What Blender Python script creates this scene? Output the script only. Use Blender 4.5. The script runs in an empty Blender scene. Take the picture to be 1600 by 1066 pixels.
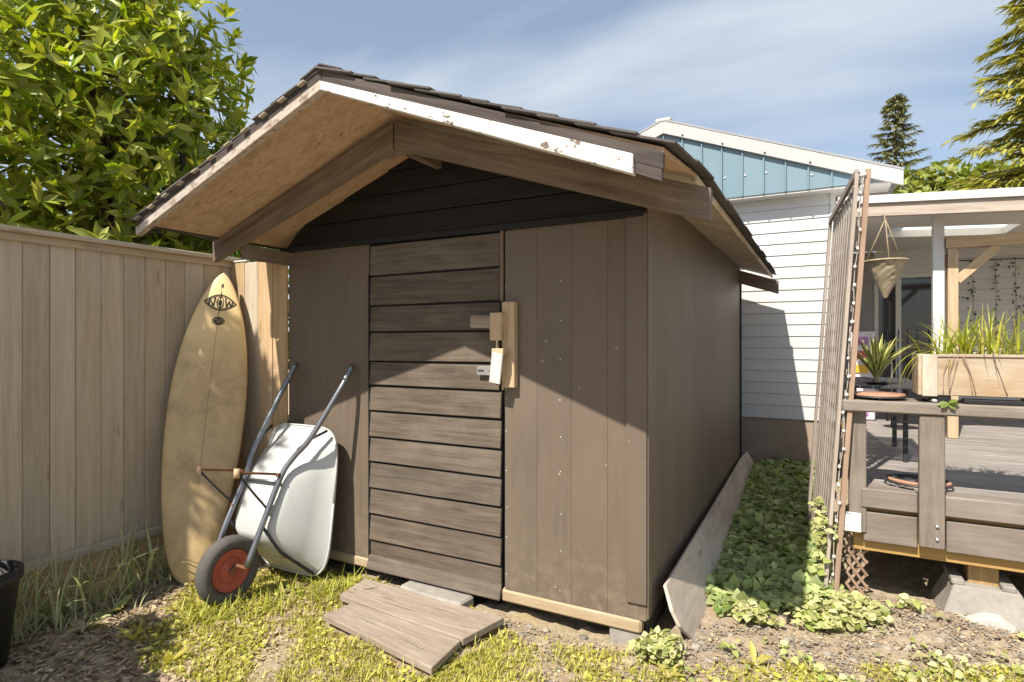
import bpy, bmesh, math, random
import numpy as np
from mathutils import Vector, Matrix
R = math.radians
rnd = random.Random(7)
rng = np.random.default_rng(7)
sc = bpy.context.scene
col = sc.collection

# ------------------------------------------------------------------ camera
cam = bpy.data.cameras.new('camera')
cam_o = bpy.data.objects.new('camera', cam); col.objects.link(cam_o)
cam.sensor_width = 36.0
cam.lens = 905.0 / 1600.0 * 36.0
cam.clip_start = 0.05; cam.clip_end = 2000
cam_o.location = (0, 0, 1.5)
cam_o.rotation_euler = (R(90), 0, R(28.19))
sc.camera = cam_o
# ------------------------------------------------------------------ sun and sky
SUN = Vector((0.20, 1.0, -1.27)).normalized()          # direction the light travels
sl = bpy.data.lights.new('sun', 'SUN'); sl.energy = 5.0; sl.angle = R(0.55); sl.color = (1.0, 0.92, 0.80)
so = bpy.data.objects.new('sun', sl); col.objects.link(so)
so.rotation_euler = SUN.to_track_quat('-Z', 'Y').to_euler(); so.location = (-2, -8, 12)
CLOUD_ROT = -8; CLOUD_OFF = (4.1, 3.3, 0)
w = bpy.data.worlds.new('World'); sc.world = w; w.use_nodes = True
wt = w.node_tree; wt.nodes.clear()
def wn(t): return wt.nodes.new(t)
out = wn('ShaderNodeOutputWorld'); bg = wn('ShaderNodeBackground')
sky = wn('ShaderNodeTexSky'); sky.sky_type = 'NISHITA'; sky.sun_disc = False
sky.sun_elevation = math.asin(-SUN.z); sky.sun_rotation = math.atan2(-SUN.x, -SUN.y)
sky.air_density = 1.0; sky.dust_density = 1.0; sky.ozone_density = 1.6
tc = wn('ShaderNodeTexCoord'); sp = wn('ShaderNodeSeparateXYZ'); wt.links.new(tc.outputs['Generated'], sp.inputs[0])
ad = wn('ShaderNodeMath'); ad.operation = 'ADD'; ad.inputs[1].default_value = 0.25; wt.links.new(sp.outputs['Z'], ad.inputs[0])
mx = wn('ShaderNodeMath'); mx.operation = 'MAXIMUM'; mx.inputs[1].default_value = 0.08; wt.links.new(ad.outputs[0], mx.inputs[0])
dx = wn('ShaderNodeMath'); dx.operation = 'DIVIDE'; wt.links.new(sp.outputs['X'], dx.inputs[0]); wt.links.new(mx.outputs[0], dx.inputs[1])
dy = wn('ShaderNodeMath'); dy.operation = 'DIVIDE'; wt.links.new(sp.outputs['Y'], dy.inputs[0]); wt.links.new(mx.outputs[0], dy.inputs[1])
cb = wn('ShaderNodeCombineXYZ'); wt.links.new(dx.outputs[0], cb.inputs[0]); wt.links.new(dy.outputs[0], cb.inputs[1])
mr_ = wn('ShaderNodeMapping'); mr_.inputs['Rotation'].default_value = (0, 0, R(CLOUD_ROT)); wt.links.new(cb.outputs[0], mr_.inputs[0])
mp = wn('ShaderNodeMapping'); mp.inputs['Scale'].default_value = (0.5, 1.25, 1); mp.inputs['Location'].default_value = CLOUD_OFF
wt.links.new(mr_.outputs[0], mp.inputs[0])
nz = wn('ShaderNodeTexNoise'); nz.inputs['Scale'].default_value = 1.15; nz.inputs['Detail'].default_value = 7; nz.inputs['Roughness'].default_value = 0.5; nz.inputs['Distortion'].default_value = 0.5
wt.links.new(mp.outputs[0], nz.inputs['Vector'])
rp = wn('ShaderNodeValToRGB'); rp.color_ramp.elements[0].position = 0.44; rp.color_ramp.elements[1].position = 0.70
rp.color_ramp.elements[0].color = (0.27, 0.27, 0.27, 1); rp.color_ramp.elements[1].color = (0.95, 0.95, 0.95, 1)
wt.links.new(nz.outputs['Fac'], rp.inputs[0])
mixc = wn('ShaderNodeMixRGB'); mixc.inputs[2].default_value = (4.6, 5.1, 5.6, 1)
wt.links.new(rp.outputs[0], mixc.inputs[0]); wt.links.new(sky.outputs[0], mixc.inputs[1])
wt.links.new(mixc.outputs[0], bg.inputs['Color']); bg.inputs['Strength'].default_value = 0.10
wt.links.new(bg.outputs[0], out.inputs[0])
sc.view_settings.view_transform = 'Standard'; sc.view_settings.look = 'None'
sc.view_settings.gamma = 1.0; sc.view_settings.use_curve_mapping = False
sc.view_settings.exposure = 0.65

# ------------------------------------------------------------------ material helpers
class NT:
    def __init__(s, name):
        s.m = bpy.data.materials.new(name); s.m.use_nodes = True
        s.t = s.m.node_tree; s.b = s.t.nodes['Principled BSDF']; s.out = s.t.nodes['Material Output']
    def n(s, typ, **kw):
        nd = s.t.nodes.new(typ)
        for k, v in kw.items():
            if hasattr(nd, k) and k not in ('inputs',): setattr(nd, k, v)
        return nd
    def l(s, a, b): s.t.links.new(a, b)
    def coords(s, scale=(1, 1, 1), space='Object', rand=True):
        t = s.n('ShaderNodeTexCoord'); mp = s.n('ShaderNodeMapping'); mp.inputs['Scale'].default_value = scale
        src = t.outputs[space]
        if rand:
            oi = s.n('ShaderNodeObjectInfo'); mu = s.n('ShaderNodeMath'); mu.operation = 'MULTIPLY'; mu.inputs[1].default_value = 41.0
            s.l(oi.outputs['Random'], mu.inputs[0])
            va = s.n('ShaderNodeVectorMath'); va.operation = 'ADD'; s.l(src, va.inputs[0]); s.l(mu.outputs[0], va.inputs[1]); src = va.outputs[0]
        s.l(src, mp.inputs[0]); return mp.outputs[0]
    def noise(s, vec, scale=4, detail=5, rough=0.55, dist=0.0):
        n = s.n('ShaderNodeTexNoise'); n.inputs['Scale'].default_value = scale; n.inputs['Detail'].default_value = detail
        n.inputs['Roughness'].default_value = rough; n.inputs['Distortion'].default_value = dist
        if vec is not None: s.l(vec, n.inputs['Vector'])
        return n.outputs['Fac']
    def ramp(s, fac, stops):
        r = s.n('ShaderNodeValToRGB'); cr = r.color_ramp
        while len(cr.elements) < len(stops): cr.elements.new(0.5)
        for e, (p, c) in zip(cr.elements, stops):
            e.position = p; e.color = (*c, 1) if len(c) == 3 else c
        s.l(fac, r.inputs[0]); return r.outputs[0]
    def mix(s, fac, a, b, mode='MIX'):
        m = s.n('ShaderNodeMixRGB'); m.blend_type = mode
        for sock, v in ((m.inputs[0], fac), (m.inputs[1], a), (m.inputs[2], b)):
            if isinstance(v, (int, float)): sock.default_value = v
            elif isinstance(v, tuple): sock.default_value = (*v, 1) if len(v) == 3 else v
            else: s.l(v, sock)
        return m.outputs[0]
    def vary(s, colr, val=0.12, sat=0.08, hue=0.0, island=False):
        if island:
            g = s.n('ShaderNodeNewGeometry'); r = g.outputs['Random Per Island']
        else:
            oi = s.n('ShaderNodeObjectInfo'); r = oi.outputs['Random']
        hs = s.n('ShaderNodeHueSaturation')
        mr = s.n('ShaderNodeMapRange'); mr.inputs['To Min'].default_value = 1 - val; mr.inputs['To Max'].default_value = 1 + val; s.l(r, mr.inputs['Value']); s.l(mr.outputs[0], hs.inputs['Value'])
        wnz = s.n('ShaderNodeTexWhiteNoise'); wnz.noise_dimensions = '1D'; s.l(r, wnz.inputs['W'])
        m2 = s.n('ShaderNodeMapRange'); m2.inputs['To Min'].default_value = 1 - sat; m2.inputs['To Max'].default_value = 1 + sat; s.l(wnz.outputs['Value'], m2.inputs['Value']); s.l(m2.outputs[0], hs.inputs['Saturation'])
        if hue:
            m3 = s.n('ShaderNodeMapRange'); m3.inputs['To Min'].default_value = 0.5 - hue; m3.inputs['To Max'].default_value = 0.5 + hue; s.l(wnz.outputs['Value'], m3.inputs['Value']); s.l(m3.outputs[0], hs.inputs['Hue'])
        s.l(colr, hs.inputs['Color']); return hs.outputs[0]
    def bump(s, h, strength=0.2, dist=0.01):
        b = s.n('ShaderNodeBump'); b.inputs['Strength'].default_value = strength; b.inputs['Distance'].default_value = dist
        s.l(h, b.inputs['Height']); s.l(b.outputs[0], s.b.inputs['Normal'])
    def done(s, c=None, rough=0.7, metal=0.0, spec=0.3):
        if c is not None:
            if isinstance(c, tuple): s.b.inputs['Base Color'].default_value = (*c, 1)
            else: s.l(c, s.b.inputs['Base Color'])
        if isinstance(rough, (int, float)): s.b.inputs['Roughness'].default_value = rough
        else: s.l(rough, s.b.inputs['Roughness'])
        s.b.inputs['Metallic'].default_value = metal; s.b.inputs['Specular IOR Level'].default_value = spec
        return s.m

def wood(name, c1, c2, rough=0.75, grain=(0.9, 14, 14), val=0.12, bump=0.25, stain=None, stain_amt=0.5, spec=0.2, knots=True, sat=0.08):
    s = NT(name); v = s.coords(grain)
    g = s.noise(v, 3.0, 6, 0.6, 0.6); fine = s.noise(s.coords((grain[0] * 2, grain[1] * 4, grain[2] * 4)), 6, 3)
    c = s.ramp(g, [(0.3, c1), (0.7, c2)])
    c = s.mix(0.35, c, s.ramp(fine, [(0.3, (0.45, 0.45, 0.45)), (0.7, (1, 1, 1))]), 'MULTIPLY')
    if knots:
        vo = s.n('ShaderNodeTexVoronoi'); vo.inputs['Scale'].default_value = 1.0; s.l(s.coords((2.2, 9, 9)), vo.inputs['Vector'])
        k = s.ramp(vo.outputs['Distance'], [(0.05, (0.45, 0.4, 0.36)), (0.16, (1, 1, 1))]); c = s.mix(0.6, c, k, 'MULTIPLY')
    if stain:
        st = s.ramp(s.noise(s.coords((1.3, 2.2, 2.2)), 2.2, 5, 0.6), [(0.45, (0, 0, 0)), (0.68, (1, 1, 1))])
        sf = s.mix(stain_amt, (0, 0, 0), st); c = s.mix(sf, c, stain)
    c = s.vary(c, val, sat)
    s.bump(s.mix(0.5, g, fine), bump, 0.006)
    return s.done(c, rough, 0, spec)

def paint(name, colr, wear=(0.3, 0.26, 0.22), amt=0.62, rough=0.55, val=0.05, grain=(1.2, 16, 16), bump=0.12, spec=0.3, dust=0.0, width=0.05):
    s = NT(name)
    g = s.noise(s.coords(grain), 3, 5, 0.6, 0.3)
    b = s.noise(s.coords((1, 1, 1)), 1.6, 4)
    c = s.mix(s.ramp(b, [(0.35, (0, 0, 0)), (0.7, (1, 1, 1))]), colr, tuple(min(1, x * 1.12 + 0.006) for x in colr))
    c = s.mix(0.25, c, s.ramp(g, [(0.3, (0.7, 0.7, 0.7)), (0.7, (1, 1, 1))]), 'MULTIPLY')
    ch = s.ramp(s.noise(s.coords((3.5, 6, 6)), 5, 8, 0.7), [(amt, (0, 0, 0)), (amt + width, (1, 1, 1))])
    c = s.mix(ch, c, wear)
    if dust:
        ge = s.n('ShaderNodeNewGeometry'); sx = s.n('ShaderNodeSeparateXYZ'); s.l(ge.outputs['Position'], sx.inputs[0])
        wm = s.n('ShaderNodeMapping'); wm.inputs['Scale'].default_value = (1.4, 1.4, 0.5); s.l(ge.outputs['Position'], wm.inputs[0])
        big = s.noise(wm.outputs[0], 2.0, 5, 0.6)
        c = s.mix(s.ramp(big, [(0.35, (0, 0, 0)), (0.72, (0.55, 0.55, 0.55))]), c, tuple(x * 1.30 for x in colr))
        ws_ = s.n('ShaderNodeMapping'); ws_.inputs['Scale'].default_value = (9, 9, 1.1); s.l(ge.outputs['Position'], ws_.inputs[0])
        c = s.mix(s.ramp(s.noise(ws_.outputs[0], 2.5, 4, 0.6), [(0.55, (0, 0, 0)), (0.75, (0.35, 0.35, 0.35))]), c, tuple(x * 0.62 for x in colr))
        mr = s.n('ShaderNodeMapRange'); mr.inputs['From Min'].default_value = 0.55; mr.inputs['From Max'].default_value = 0.10; s.l(sx.outputs['Z'], mr.inputs['Value'])
        spl = s.mix(1.0, s.ramp(s.noise(ge.outputs['Position'], 16, 7, 0.72), [(0.45, (0, 0, 0)), (0.72, (0.5, 0.5, 0.5))]), mr.outputs[0], 'MULTIPLY')
        c = s.mix(spl, c, (0.34, 0.28, 0.21))
        rn = s.n('ShaderNodeTexVoronoi'); rn.inputs['Scale'].default_value = 7.0; s.l(ge.outputs['Position'], rn.inputs['Vector'])
        c = s.mix(s.ramp(rn.outputs['Distance'], [(0.0, (0.8, 0.8, 0.8)), (0.035, (0.6, 0.6, 0.6)), (0.05, (0, 0, 0))]), c, (0.42, 0.37, 0.31))
    c = s.vary(c, val, 0.05)
    s.bump(g, bump, 0.004)
    return s.done(c, rough, 0, spec)

def plain(name, colr, rough=0.5, metal=0.0, spec=0.4, noise_amt=0.15, nscale=8, bump=0.0, val=0.0):
    s = NT(name); n = s.noise(s.coords((1, 1, 1)), nscale, 6, 0.65)
    c = s.mix(n, tuple(x * (1 - noise_amt) for x in colr), tuple(min(1, x * (1 + noise_amt)) for x in colr))
    if val: c = s.vary(c, val, 0.05)
    if bump: s.bump(n, bump, 0.004)
    return s.done(c, rough, metal, spec)

def leaf(name, c1, c2, trans=0.35, tcol=None, rough=0.45, val=0.35, hue=0.03, island=True, edge=None, spec=0.4):
    s = NT(name)
    g = s.n('ShaderNodeNewGeometry') if island else s.n('ShaderNodeObjectInfo')
    r = g.outputs['Random Per Island'] if island else g.outputs['Random']
    w1 = s.n('ShaderNodeTexWhiteNoise'); w1.noise_dimensions = '1D'
    ad = s.n('ShaderNodeMath'); ad.operation = 'ADD'; ad.inputs[1].default_value = 3.7; s.l(r, ad.inputs[0]); s.l(ad.outputs[0], w1.inputs['W'])
    c = s.mix(w1.outputs['Value'], c1, c2)
    c = s.vary(c, val, 0.12, hue, island)
    n = s.noise(s.coords((1, 1, 1), rand=False), 60, 2)
    c = s.mix(0.3, c, s.ramp(n, [(0.3, (0.6, 0.6, 0.6)), (0.7, (1, 1, 1))]), 'MULTIPLY')
    s.done(c, rough, 0, spec)
    tr = s.n('ShaderNodeBsdfTranslucent')
    s.l(s.mix(1.0, c, tcol or (1.5, 1.5, 0.5), 'MULTIPLY'), tr.inputs['Color'])
    mx = s.n('ShaderNodeMixShader'); mx.inputs[0].default_value = trans
    s.l(s.b.outputs[0], mx.inputs[1]); s.l(tr.outputs[0], mx.inputs[2]); s.l(mx.outputs[0], s.out.inputs['Surface'])
    return s.m

M = {}
BROWN = (0.140, 0.110, 0.084)
M['brown'] = paint('brown_panel_paint', BROWN, (0.42, 0.34, 0.26), 0.72, 0.5, 0.012, (1.0, 22, 22), 0.18, 0.32, dust=0.1)
M['brown_trim'] = paint('brown_trim_paint', (0.144, 0.114, 0.090), (0.400, 0.336, 0.272), 0.655, 0.45, 0.03, (1.0, 12, 12), 0.1)
M['door_plank'] = wood('door_plank_stain', (0.084, 0.066, 0.052), (0.172, 0.140, 0.110), 0.65, (0.8, 14, 14), 0.12, 0.7, (0.30, 0.25, 0.20), 0.25)
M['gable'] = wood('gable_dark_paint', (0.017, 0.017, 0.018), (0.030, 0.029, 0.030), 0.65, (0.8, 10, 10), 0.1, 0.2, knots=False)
M['fascia_dark'] = wood('fascia_weathered_dark', (0.045, 0.037, 0.035), (0.114, 0.096, 0.087), 0.8, (0.7, 12, 12), 0.06, 0.3)
M['beam'] = wood('beam_weathered', (0.13, 0.10, 0.078), (0.28, 0.225, 0.175), 0.8, (0.7, 12, 12), 0.05, 0.35, (0.08, 0.065, 0.055), 0.4)
M['white_peel'] = paint('white_peeling_paint', (0.623, 0.607, 0.582), (0.139, 0.102, 0.078), 0.585, 0.6, 0.02, (1, 10, 10), 0.3, width=0.03)
M['white_worn'] = paint('white_worn_paint', (0.44, 0.385, 0.335), (0.22, 0.165, 0.12), 0.50, 0.65, 0.02, (1, 10, 10), 0.3, width=0.10)
def mat_ply():
    s = NT('soffit_plywood'); v = s.coords((0.9, 8, 8)); g = s.noise(v, 3.0, 6, 0.6, 1.6)
    c = s.ramp(g, [(0.28, (0.38, 0.255, 0.155)), (0.5, (0.49, 0.35, 0.23)), (0.72, (0.57, 0.43, 0.31))])
    vo = s.n('ShaderNodeTexVoronoi'); vo.inputs['Scale'].default_value = 1.0; s.l(s.coords((3.2, 12, 12)), vo.inputs['Vector'])
    c = s.mix(0.8, c, s.ramp(vo.outputs['Distance'], [(0.04, (0.28, 0.2, 0.14)), (0.11, (1, 1, 1))]), 'MULTIPLY')
    mold = s.ramp(s.noise(s.coords((2, 2, 2)), 2.4, 7, 0.7), [(0.58, (0, 0, 0)), (0.72, (0.6, 0.6, 0.6))]); c = s.mix(mold, c, (0.16, 0.105, 0.07))
    s.bump(g, 0.2, 0.004); return s.done(s.vary(c, 0.04, 0.04), 0.75, 0, 0.2)
M['ply'] = mat_ply()
M['ply_gray'] = wood('eave_plywood_weathered', (0.50, 0.42, 0.33), (0.68, 0.59, 0.48), 0.8, (1.0, 6, 6), 0.06, 0.2, (0.22, 0.18, 0.14), 0.4)
M['skid'] = wood('bare_pine_skid', (0.387, 0.287, 0.178), (0.495, 0.403, 0.287), 0.65, (0.8, 10, 10), 0.04, 0.2, (0.4, 0.3, 0.2), 0.25)
M['pine'] = wood('fresh_pine', (0.493, 0.357, 0.212), (0.629, 0.493, 0.323), 0.6, (0.9, 12, 12), 0.05, 0.15)
M['treated'] = wood('treated_yellow_timber', (0.38, 0.24, 0.10), (0.52, 0.35, 0.16), 0.7, (0.8, 10, 10), 0.05, 0.2)
M['fence'] = wood('fence_cedar_weathered', (0.44, 0.36, 0.255), (0.58, 0.49, 0.375), 0.8, (0.45, 9, 9), 0.12, 0.25, (0.50, 0.43, 0.34), 0.45, sat=0.12)
M['fence_warm'] = wood('fence_cedar_warm', (0.43, 0.29, 0.15), (0.58, 0.42, 0.245), 0.75, (0.6, 10, 10), 0.10, 0.25, (0.36, 0.31, 0.26), 0.35)
M['lattice'] = wood('lattice_weathered_grey', (0.306, 0.257, 0.221), (0.468, 0.414, 0.369), 0.85, (0.9, 16, 16), 0.15, 0.4, knots=False)
M['lattice_brown'] = wood('lattice_brown', (0.27, 0.18, 0.125), (0.40, 0.29, 0.215), 0.8, (0.9, 16, 16), 0.15, 0.3, knots=False)
M['step'] = wood('grey_board_bleached', (0.27, 0.215, 0.17), (0.42, 0.36, 0.30), 0.9, (0.8, 9, 9), 0.10, 0.9, (0.24, 0.185, 0.14), 0.5)
M['leanboard'] = wood('leaning_ply_grey', (0.50, 0.435, 0.36), (0.66, 0.585, 0.50), 0.8, (0.5, 4, 4), 0.05, 0.2, (0.24, 0.20, 0.17), 0.4)
M['deck'] = wood('deck_taupe_stain', (0.178, 0.147, 0.124), (0.249, 0.215, 0.185), 0.65, (0.8, 12, 12), 0.07, 0.25, (0.42, 0.37, 0.32), 0.25, knots=False)
M['deck_floor'] = wood('deck_floor_grey', (0.221, 0.199, 0.184), (0.309, 0.283, 0.265), 0.6, (0.8, 12, 12), 0.07, 0.2, (0.5, 0.45, 0.41), 0.3, knots=False)
M['planter'] = wood('planter_pale_wood', (0.42, 0.345, 0.255), (0.55, 0.47, 0.365), 0.75, (0.7, 6, 6), 0.06, 0.35, (0.36, 0.225, 0.11), 0.55)
M['porch_beam'] = wood('porch_beam_greyed', (0.370, 0.308, 0.264), (0.546, 0.475, 0.414), 0.75, (0.7, 9, 9), 0.05, 0.25, (0.36, 0.25, 0.18), 0.3)
M['siding'] = plain('white_vinyl_siding', (0.581, 0.581, 0.573), 0.45, 0, 0.4, 0.03, 3, val=0.02)
M['white'] = plain('white_painted_trim', (0.623, 0.615, 0.599), 0.5, 0, 0.4, 0.05, 5)
M['ceiling'] = plain('porch_ceiling_white', (0.72, 0.70, 0.66), 0.7, 0, 0.2, 0.05, 3)
M['greywall'] = plain('grey_porch_panel', (0.30, 0.29, 0.30), 0.6, 0, 0.3, 0.06, 3)
M['blue'] = plain('blue_metal_cladding', (0.172, 0.258, 0.314), 0.45, 0.0, 0.5, 0.08, 4, val=0.05)
M['bluedark'] = plain('blue_metal_shadow_gap', (0.10, 0.13, 0.16), 0.6)
M['trim_metal'] = plain('white_metal_rake_trim', (0.459, 0.455, 0.447), 0.45, 0, 0.5, 0.06, 3)
M['roof_metal'] = plain('house_roof_grey', (0.32, 0.33, 0.34), 0.6, 0, 0.3, 0.1, 3)
M['concrete'] = plain('concrete_grey', (0.30, 0.28, 0.25), 0.9, 0, 0.2, 0.45, 14, 0.9)
M['concrete_warm'] = plain('foundation_tan', (0.34, 0.27, 0.22), 0.9, 0, 0.2, 0.2, 6, 0.4)
M['conc_white'] = plain('pale_concrete', (0.425, 0.408, 0.374), 0.85, 0, 0.2, 0.12, 10, 0.3)
M['shingle'] = plain('asphalt_shingle', (0.105, 0.098, 0.095), 0.95, 0, 0.15, 0.4, 60, 0.6, 0.25)
M['lit_tab'] = plain('shingle_lit_edge', (0.40, 0.36, 0.29), 0.9, 0, 0.1, 0.25, 20)
M['galv'] = paint('galvanised_tray', (0.474, 0.490, 0.482), (0.316, 0.269, 0.206), 0.60, 0.42, 0.0, (2, 2, 2), 0.1, 0.5, width=0.25)
M['tube'] = plain('grey_frame_tube', (0.20, 0.21, 0.23), 0.35, 0.75, 0.5, 0.2, 20)
M['rust'] = plain('rusty_bar', (0.22, 0.105, 0.055), 0.85, 0.2, 0.3, 0.5, 30, 0.4)
M['dark_metal'] = plain('dark_metal', (0.06, 0.06, 0.065), 0.45, 0.5, 0.5, 0.2, 10)
M['tyre'] = plain('tyre_rubber', (0.105, 0.098, 0.09), 0.9, 0, 0.2, 0.35, 20, 0.3)
M['red'] = plain('faded_red_hub', (0.42, 0.10, 0.065), 0.6, 0, 0.3, 0.3, 12)
M['steel'] = plain('zinc_steel', (0.62, 0.62, 0.63), 0.35, 0.8, 0.5, 0.1, 20)
M['black'] = plain('black_plastic', (0.018, 0.018, 0.02), 0.45, 0, 0.4, 0.2, 10)
M['ink'] = plain('black_ink', (0.035, 0.028, 0.022), 0.6, 0, 0.3, 0.2, 20)
M['pinkbox'] = plain('lilac_drawer', (0.52, 0.22, 0.52), 0.4); M['redbox'] = plain('red_drawer', (0.62, 0.07, 0.11), 0.4)
M['yellowbox'] = plain('yellow_drawer', (0.80, 0.47, 0.05), 0.4); M['whitebox'] = plain('white_plastic_frame', (0.76, 0.70, 0.75), 0.4)
M['terra'] = plain('terracotta_disc', (0.40, 0.22, 0.145), 0.8, 0, 0.2, 0.2, 25, 0.3)
M['bulb'] = plain('frosted_bulb', (0.80, 0.77, 0.70), 0.3)
M['wicker'] = wood('woven_grass', (0.30, 0.24, 0.15), (0.52, 0.44, 0.31), 0.9, (9, 9, 9), 0.25, 0.6, knots=False)
M['stone'] = plain('garden_stone', (0.306, 0.276, 0.234), 0.9, 0, 0.15, 0.35, 30, 0.7, 0.35)
M['bark'] = wood('bark', (0.075, 0.058, 0.042), (0.17, 0.135, 0.10), 0.9, (2, 10, 10), 0.1, 0.8, knots=False)
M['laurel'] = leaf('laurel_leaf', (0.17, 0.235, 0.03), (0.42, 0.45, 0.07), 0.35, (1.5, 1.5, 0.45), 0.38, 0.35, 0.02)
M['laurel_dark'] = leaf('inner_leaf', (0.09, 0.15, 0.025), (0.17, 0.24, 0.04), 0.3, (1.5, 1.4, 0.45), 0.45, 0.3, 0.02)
M['laurel_one'] = leaf('laurel_single_leaf', (0.18, 0.24, 0.03), (0.44, 0.46, 0.07), 0.35, (1.5, 1.5, 0.45), 0.36, 0.3, 0.02, island=False)
M['cedar'] = leaf('cedar_spray', (0.26, 0.28, 0.05), (0.52, 0.48, 0.10), 0.25, (1.3, 1.3, 0.5), 0.6, 0.25, 0.01)
M['fir'] = leaf('fir_needles', (0.16, 0.18, 0.085), (0.28, 0.28, 0.12), 0.15, None, 0.65, 0.25, 0.01)
M['hedge'] = leaf('far_hedge_leaf', (0.20, 0.25, 0.06), (0.40, 0.42, 0.11), 0.25, None, 0.55, 0.3, 0.02)
M['ivy'] = leaf('ground_ivy_leaf', (0.18, 0.25, 0.075), (0.50, 0.55, 0.25), 0.25, None, 0.5, 0.35, 0.02)
M['varieg'] = leaf('variegated_leaf', (0.26, 0.31, 0.07), (0.66, 0.63, 0.33), 0.25, (1.2, 1.2, 0.6), 0.55, 0.25, 0.02)
M['grass'] = leaf('lawn_blade', (0.360, 0.360, 0.045), (0.648, 0.594, 0.180), 0.3, (1.2, 1.2, 0.5), 0.55, 0.3, 0.02)
M['tallgrass'] = leaf('tall_grass_blade', (0.34, 0.39, 0.15), (0.74, 0.72, 0.48), 0.3, (1.1, 1.1, 0.7), 0.5, 0.3, 0.02)
M['chive'] = leaf('planter_grass', (0.28, 0.34, 0.04), (0.58, 0.55, 0.10), 0.35, (1.2, 1.2, 0.5), 0.4, 0.25, 0.02, island=False)
M['weed'] = leaf('weed_leaf', (0.30, 0.34, 0.05), (0.54, 0.52, 0.11), 0.35, None, 0.5, 0.2, 0.02)
M['dryleaf'] = leaf('dry_litter', (0.254, 0.176, 0.107), (0.558, 0.451, 0.312), 0.1, (1, 1, 1), 0.8, 0.4, 0.01)
M['garland'] = leaf('garland_leaf', (0.025, 0.04, 0.02), (0.06, 0.08, 0.03), 0.1, None, 0.6, 0.3, 0.02)

def mat_yucca():
    s = NT('variegated_blade'); v = s.coords((1, 1, 1), 'UV', False); sx = s.n('ShaderNodeSeparateXYZ'); s.l(v, sx.inputs[0])
    c = s.ramp(sx.outputs['X'], [(0.0, (0.62, 0.58, 0.22)), (0.26, (0.60, 0.57, 0.20)), (0.36, (0.13, 0.20, 0.03)), (0.64, (0.15, 0.23, 0.03)), (0.74, (0.60, 0.57, 0.20)), (1.0, (0.62, 0.58, 0.22))])
    return s.done(s.vary(c, 0.15, 0.05), 0.4)
M['yucca'] = mat_yucca()
def mat_surf():
    s = NT('surfboard_yellowed'); t = s.n('ShaderNodeTexCoord'); sx = s.n('ShaderNodeSeparateXYZ'); s.l(t.outputs['Object'], sx.inputs[0])
    base = s.mix(s.noise(s.coords(rand=False), 2.2, 5), (0.74, 0.55, 0.27), (0.82, 0.65, 0.36))
    mr = s.n('ShaderNodeMapRange'); mr.inputs['From Min'].default_value = 1.62; mr.inputs['From Max'].default_value = 1.28; s.l(sx.outputs['Y'], mr.inputs['Value'])
    n1 = s.noise(s.coords(rand=False), 9, 8, 0.72); n2 = s.noise(s.coords(rand=False), 2.5, 6, 0.6)
    dirt = s.mix(1.0, s.ramp(n1, [(0.38, (0, 0, 0)), (0.66, (1, 1, 1))]), s.ramp(n2, [(0.32, (0.15, 0.15, 0.15)), (0.6, (1, 1, 1))]), 'MULTIPLY')
    dirt = s.mix(1.0, dirt, mr.outputs[0], 'MULTIPLY')
    c = s.mix(dirt, base, (0.20, 0.145, 0.085))
    c = s.mix(s.mix(0.55, (0, 0, 0), mr.outputs[0]), c, (0.50, 0.35, 0.19))
    return s.done(c, 0.5, 0, 0.35)
M['surf'] = mat_surf()
def mat_ground():
    s = NT('dirt_and_bark'); v = s.coords((1, 1, 1), rand=False)
    a = s.noise(v, 3.0, 7, 0.65); b = s.noise(v, 34, 6, 0.7); c3 = s.noise(v, 0.9, 4)
    c = s.ramp(b, [(0.25, (0.19, 0.145, 0.10)), (0.5, (0.37, 0.305, 0.225)), (0.72, (0.54, 0.46, 0.36))])
    c = s.mix(s.ramp(a, [(0.4, (0, 0, 0)), (0.65, (0.6, 0.6, 0.6))]), c, (0.33, 0.245, 0.16))
    c = s.mix(s.ramp(c3, [(0.5, (0, 0, 0)), (0.75, (0.35, 0.35, 0.35))]), c, (0.42, 0.38, 0.15))
    s.bump(s.mix(0.5, a, b), 0.8, 0.03)
    return s.done(c, 0.95, 0, 0.1)
M['ground'] = mat_ground()
def mat_glass():
    s = NT('dark_door_glass'); s.b.inputs['IOR'].default_value = 1.5
    return s.done((0.035, 0.04, 0.045), 0.06, 0, 0.7)
M['glass'] = mat_glass()
def mat_skylight():
    s = NT('translucent_skylight'); tr = s.n('ShaderNodeBsdfTranslucent'); tr.inputs['Color'].default_value = (0.85, 0.85, 0.83, 1)
    s.l(tr.outputs[0], s.out.inputs['Surface']); return s.m
M['skylight'] = mat_skylight()

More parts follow.
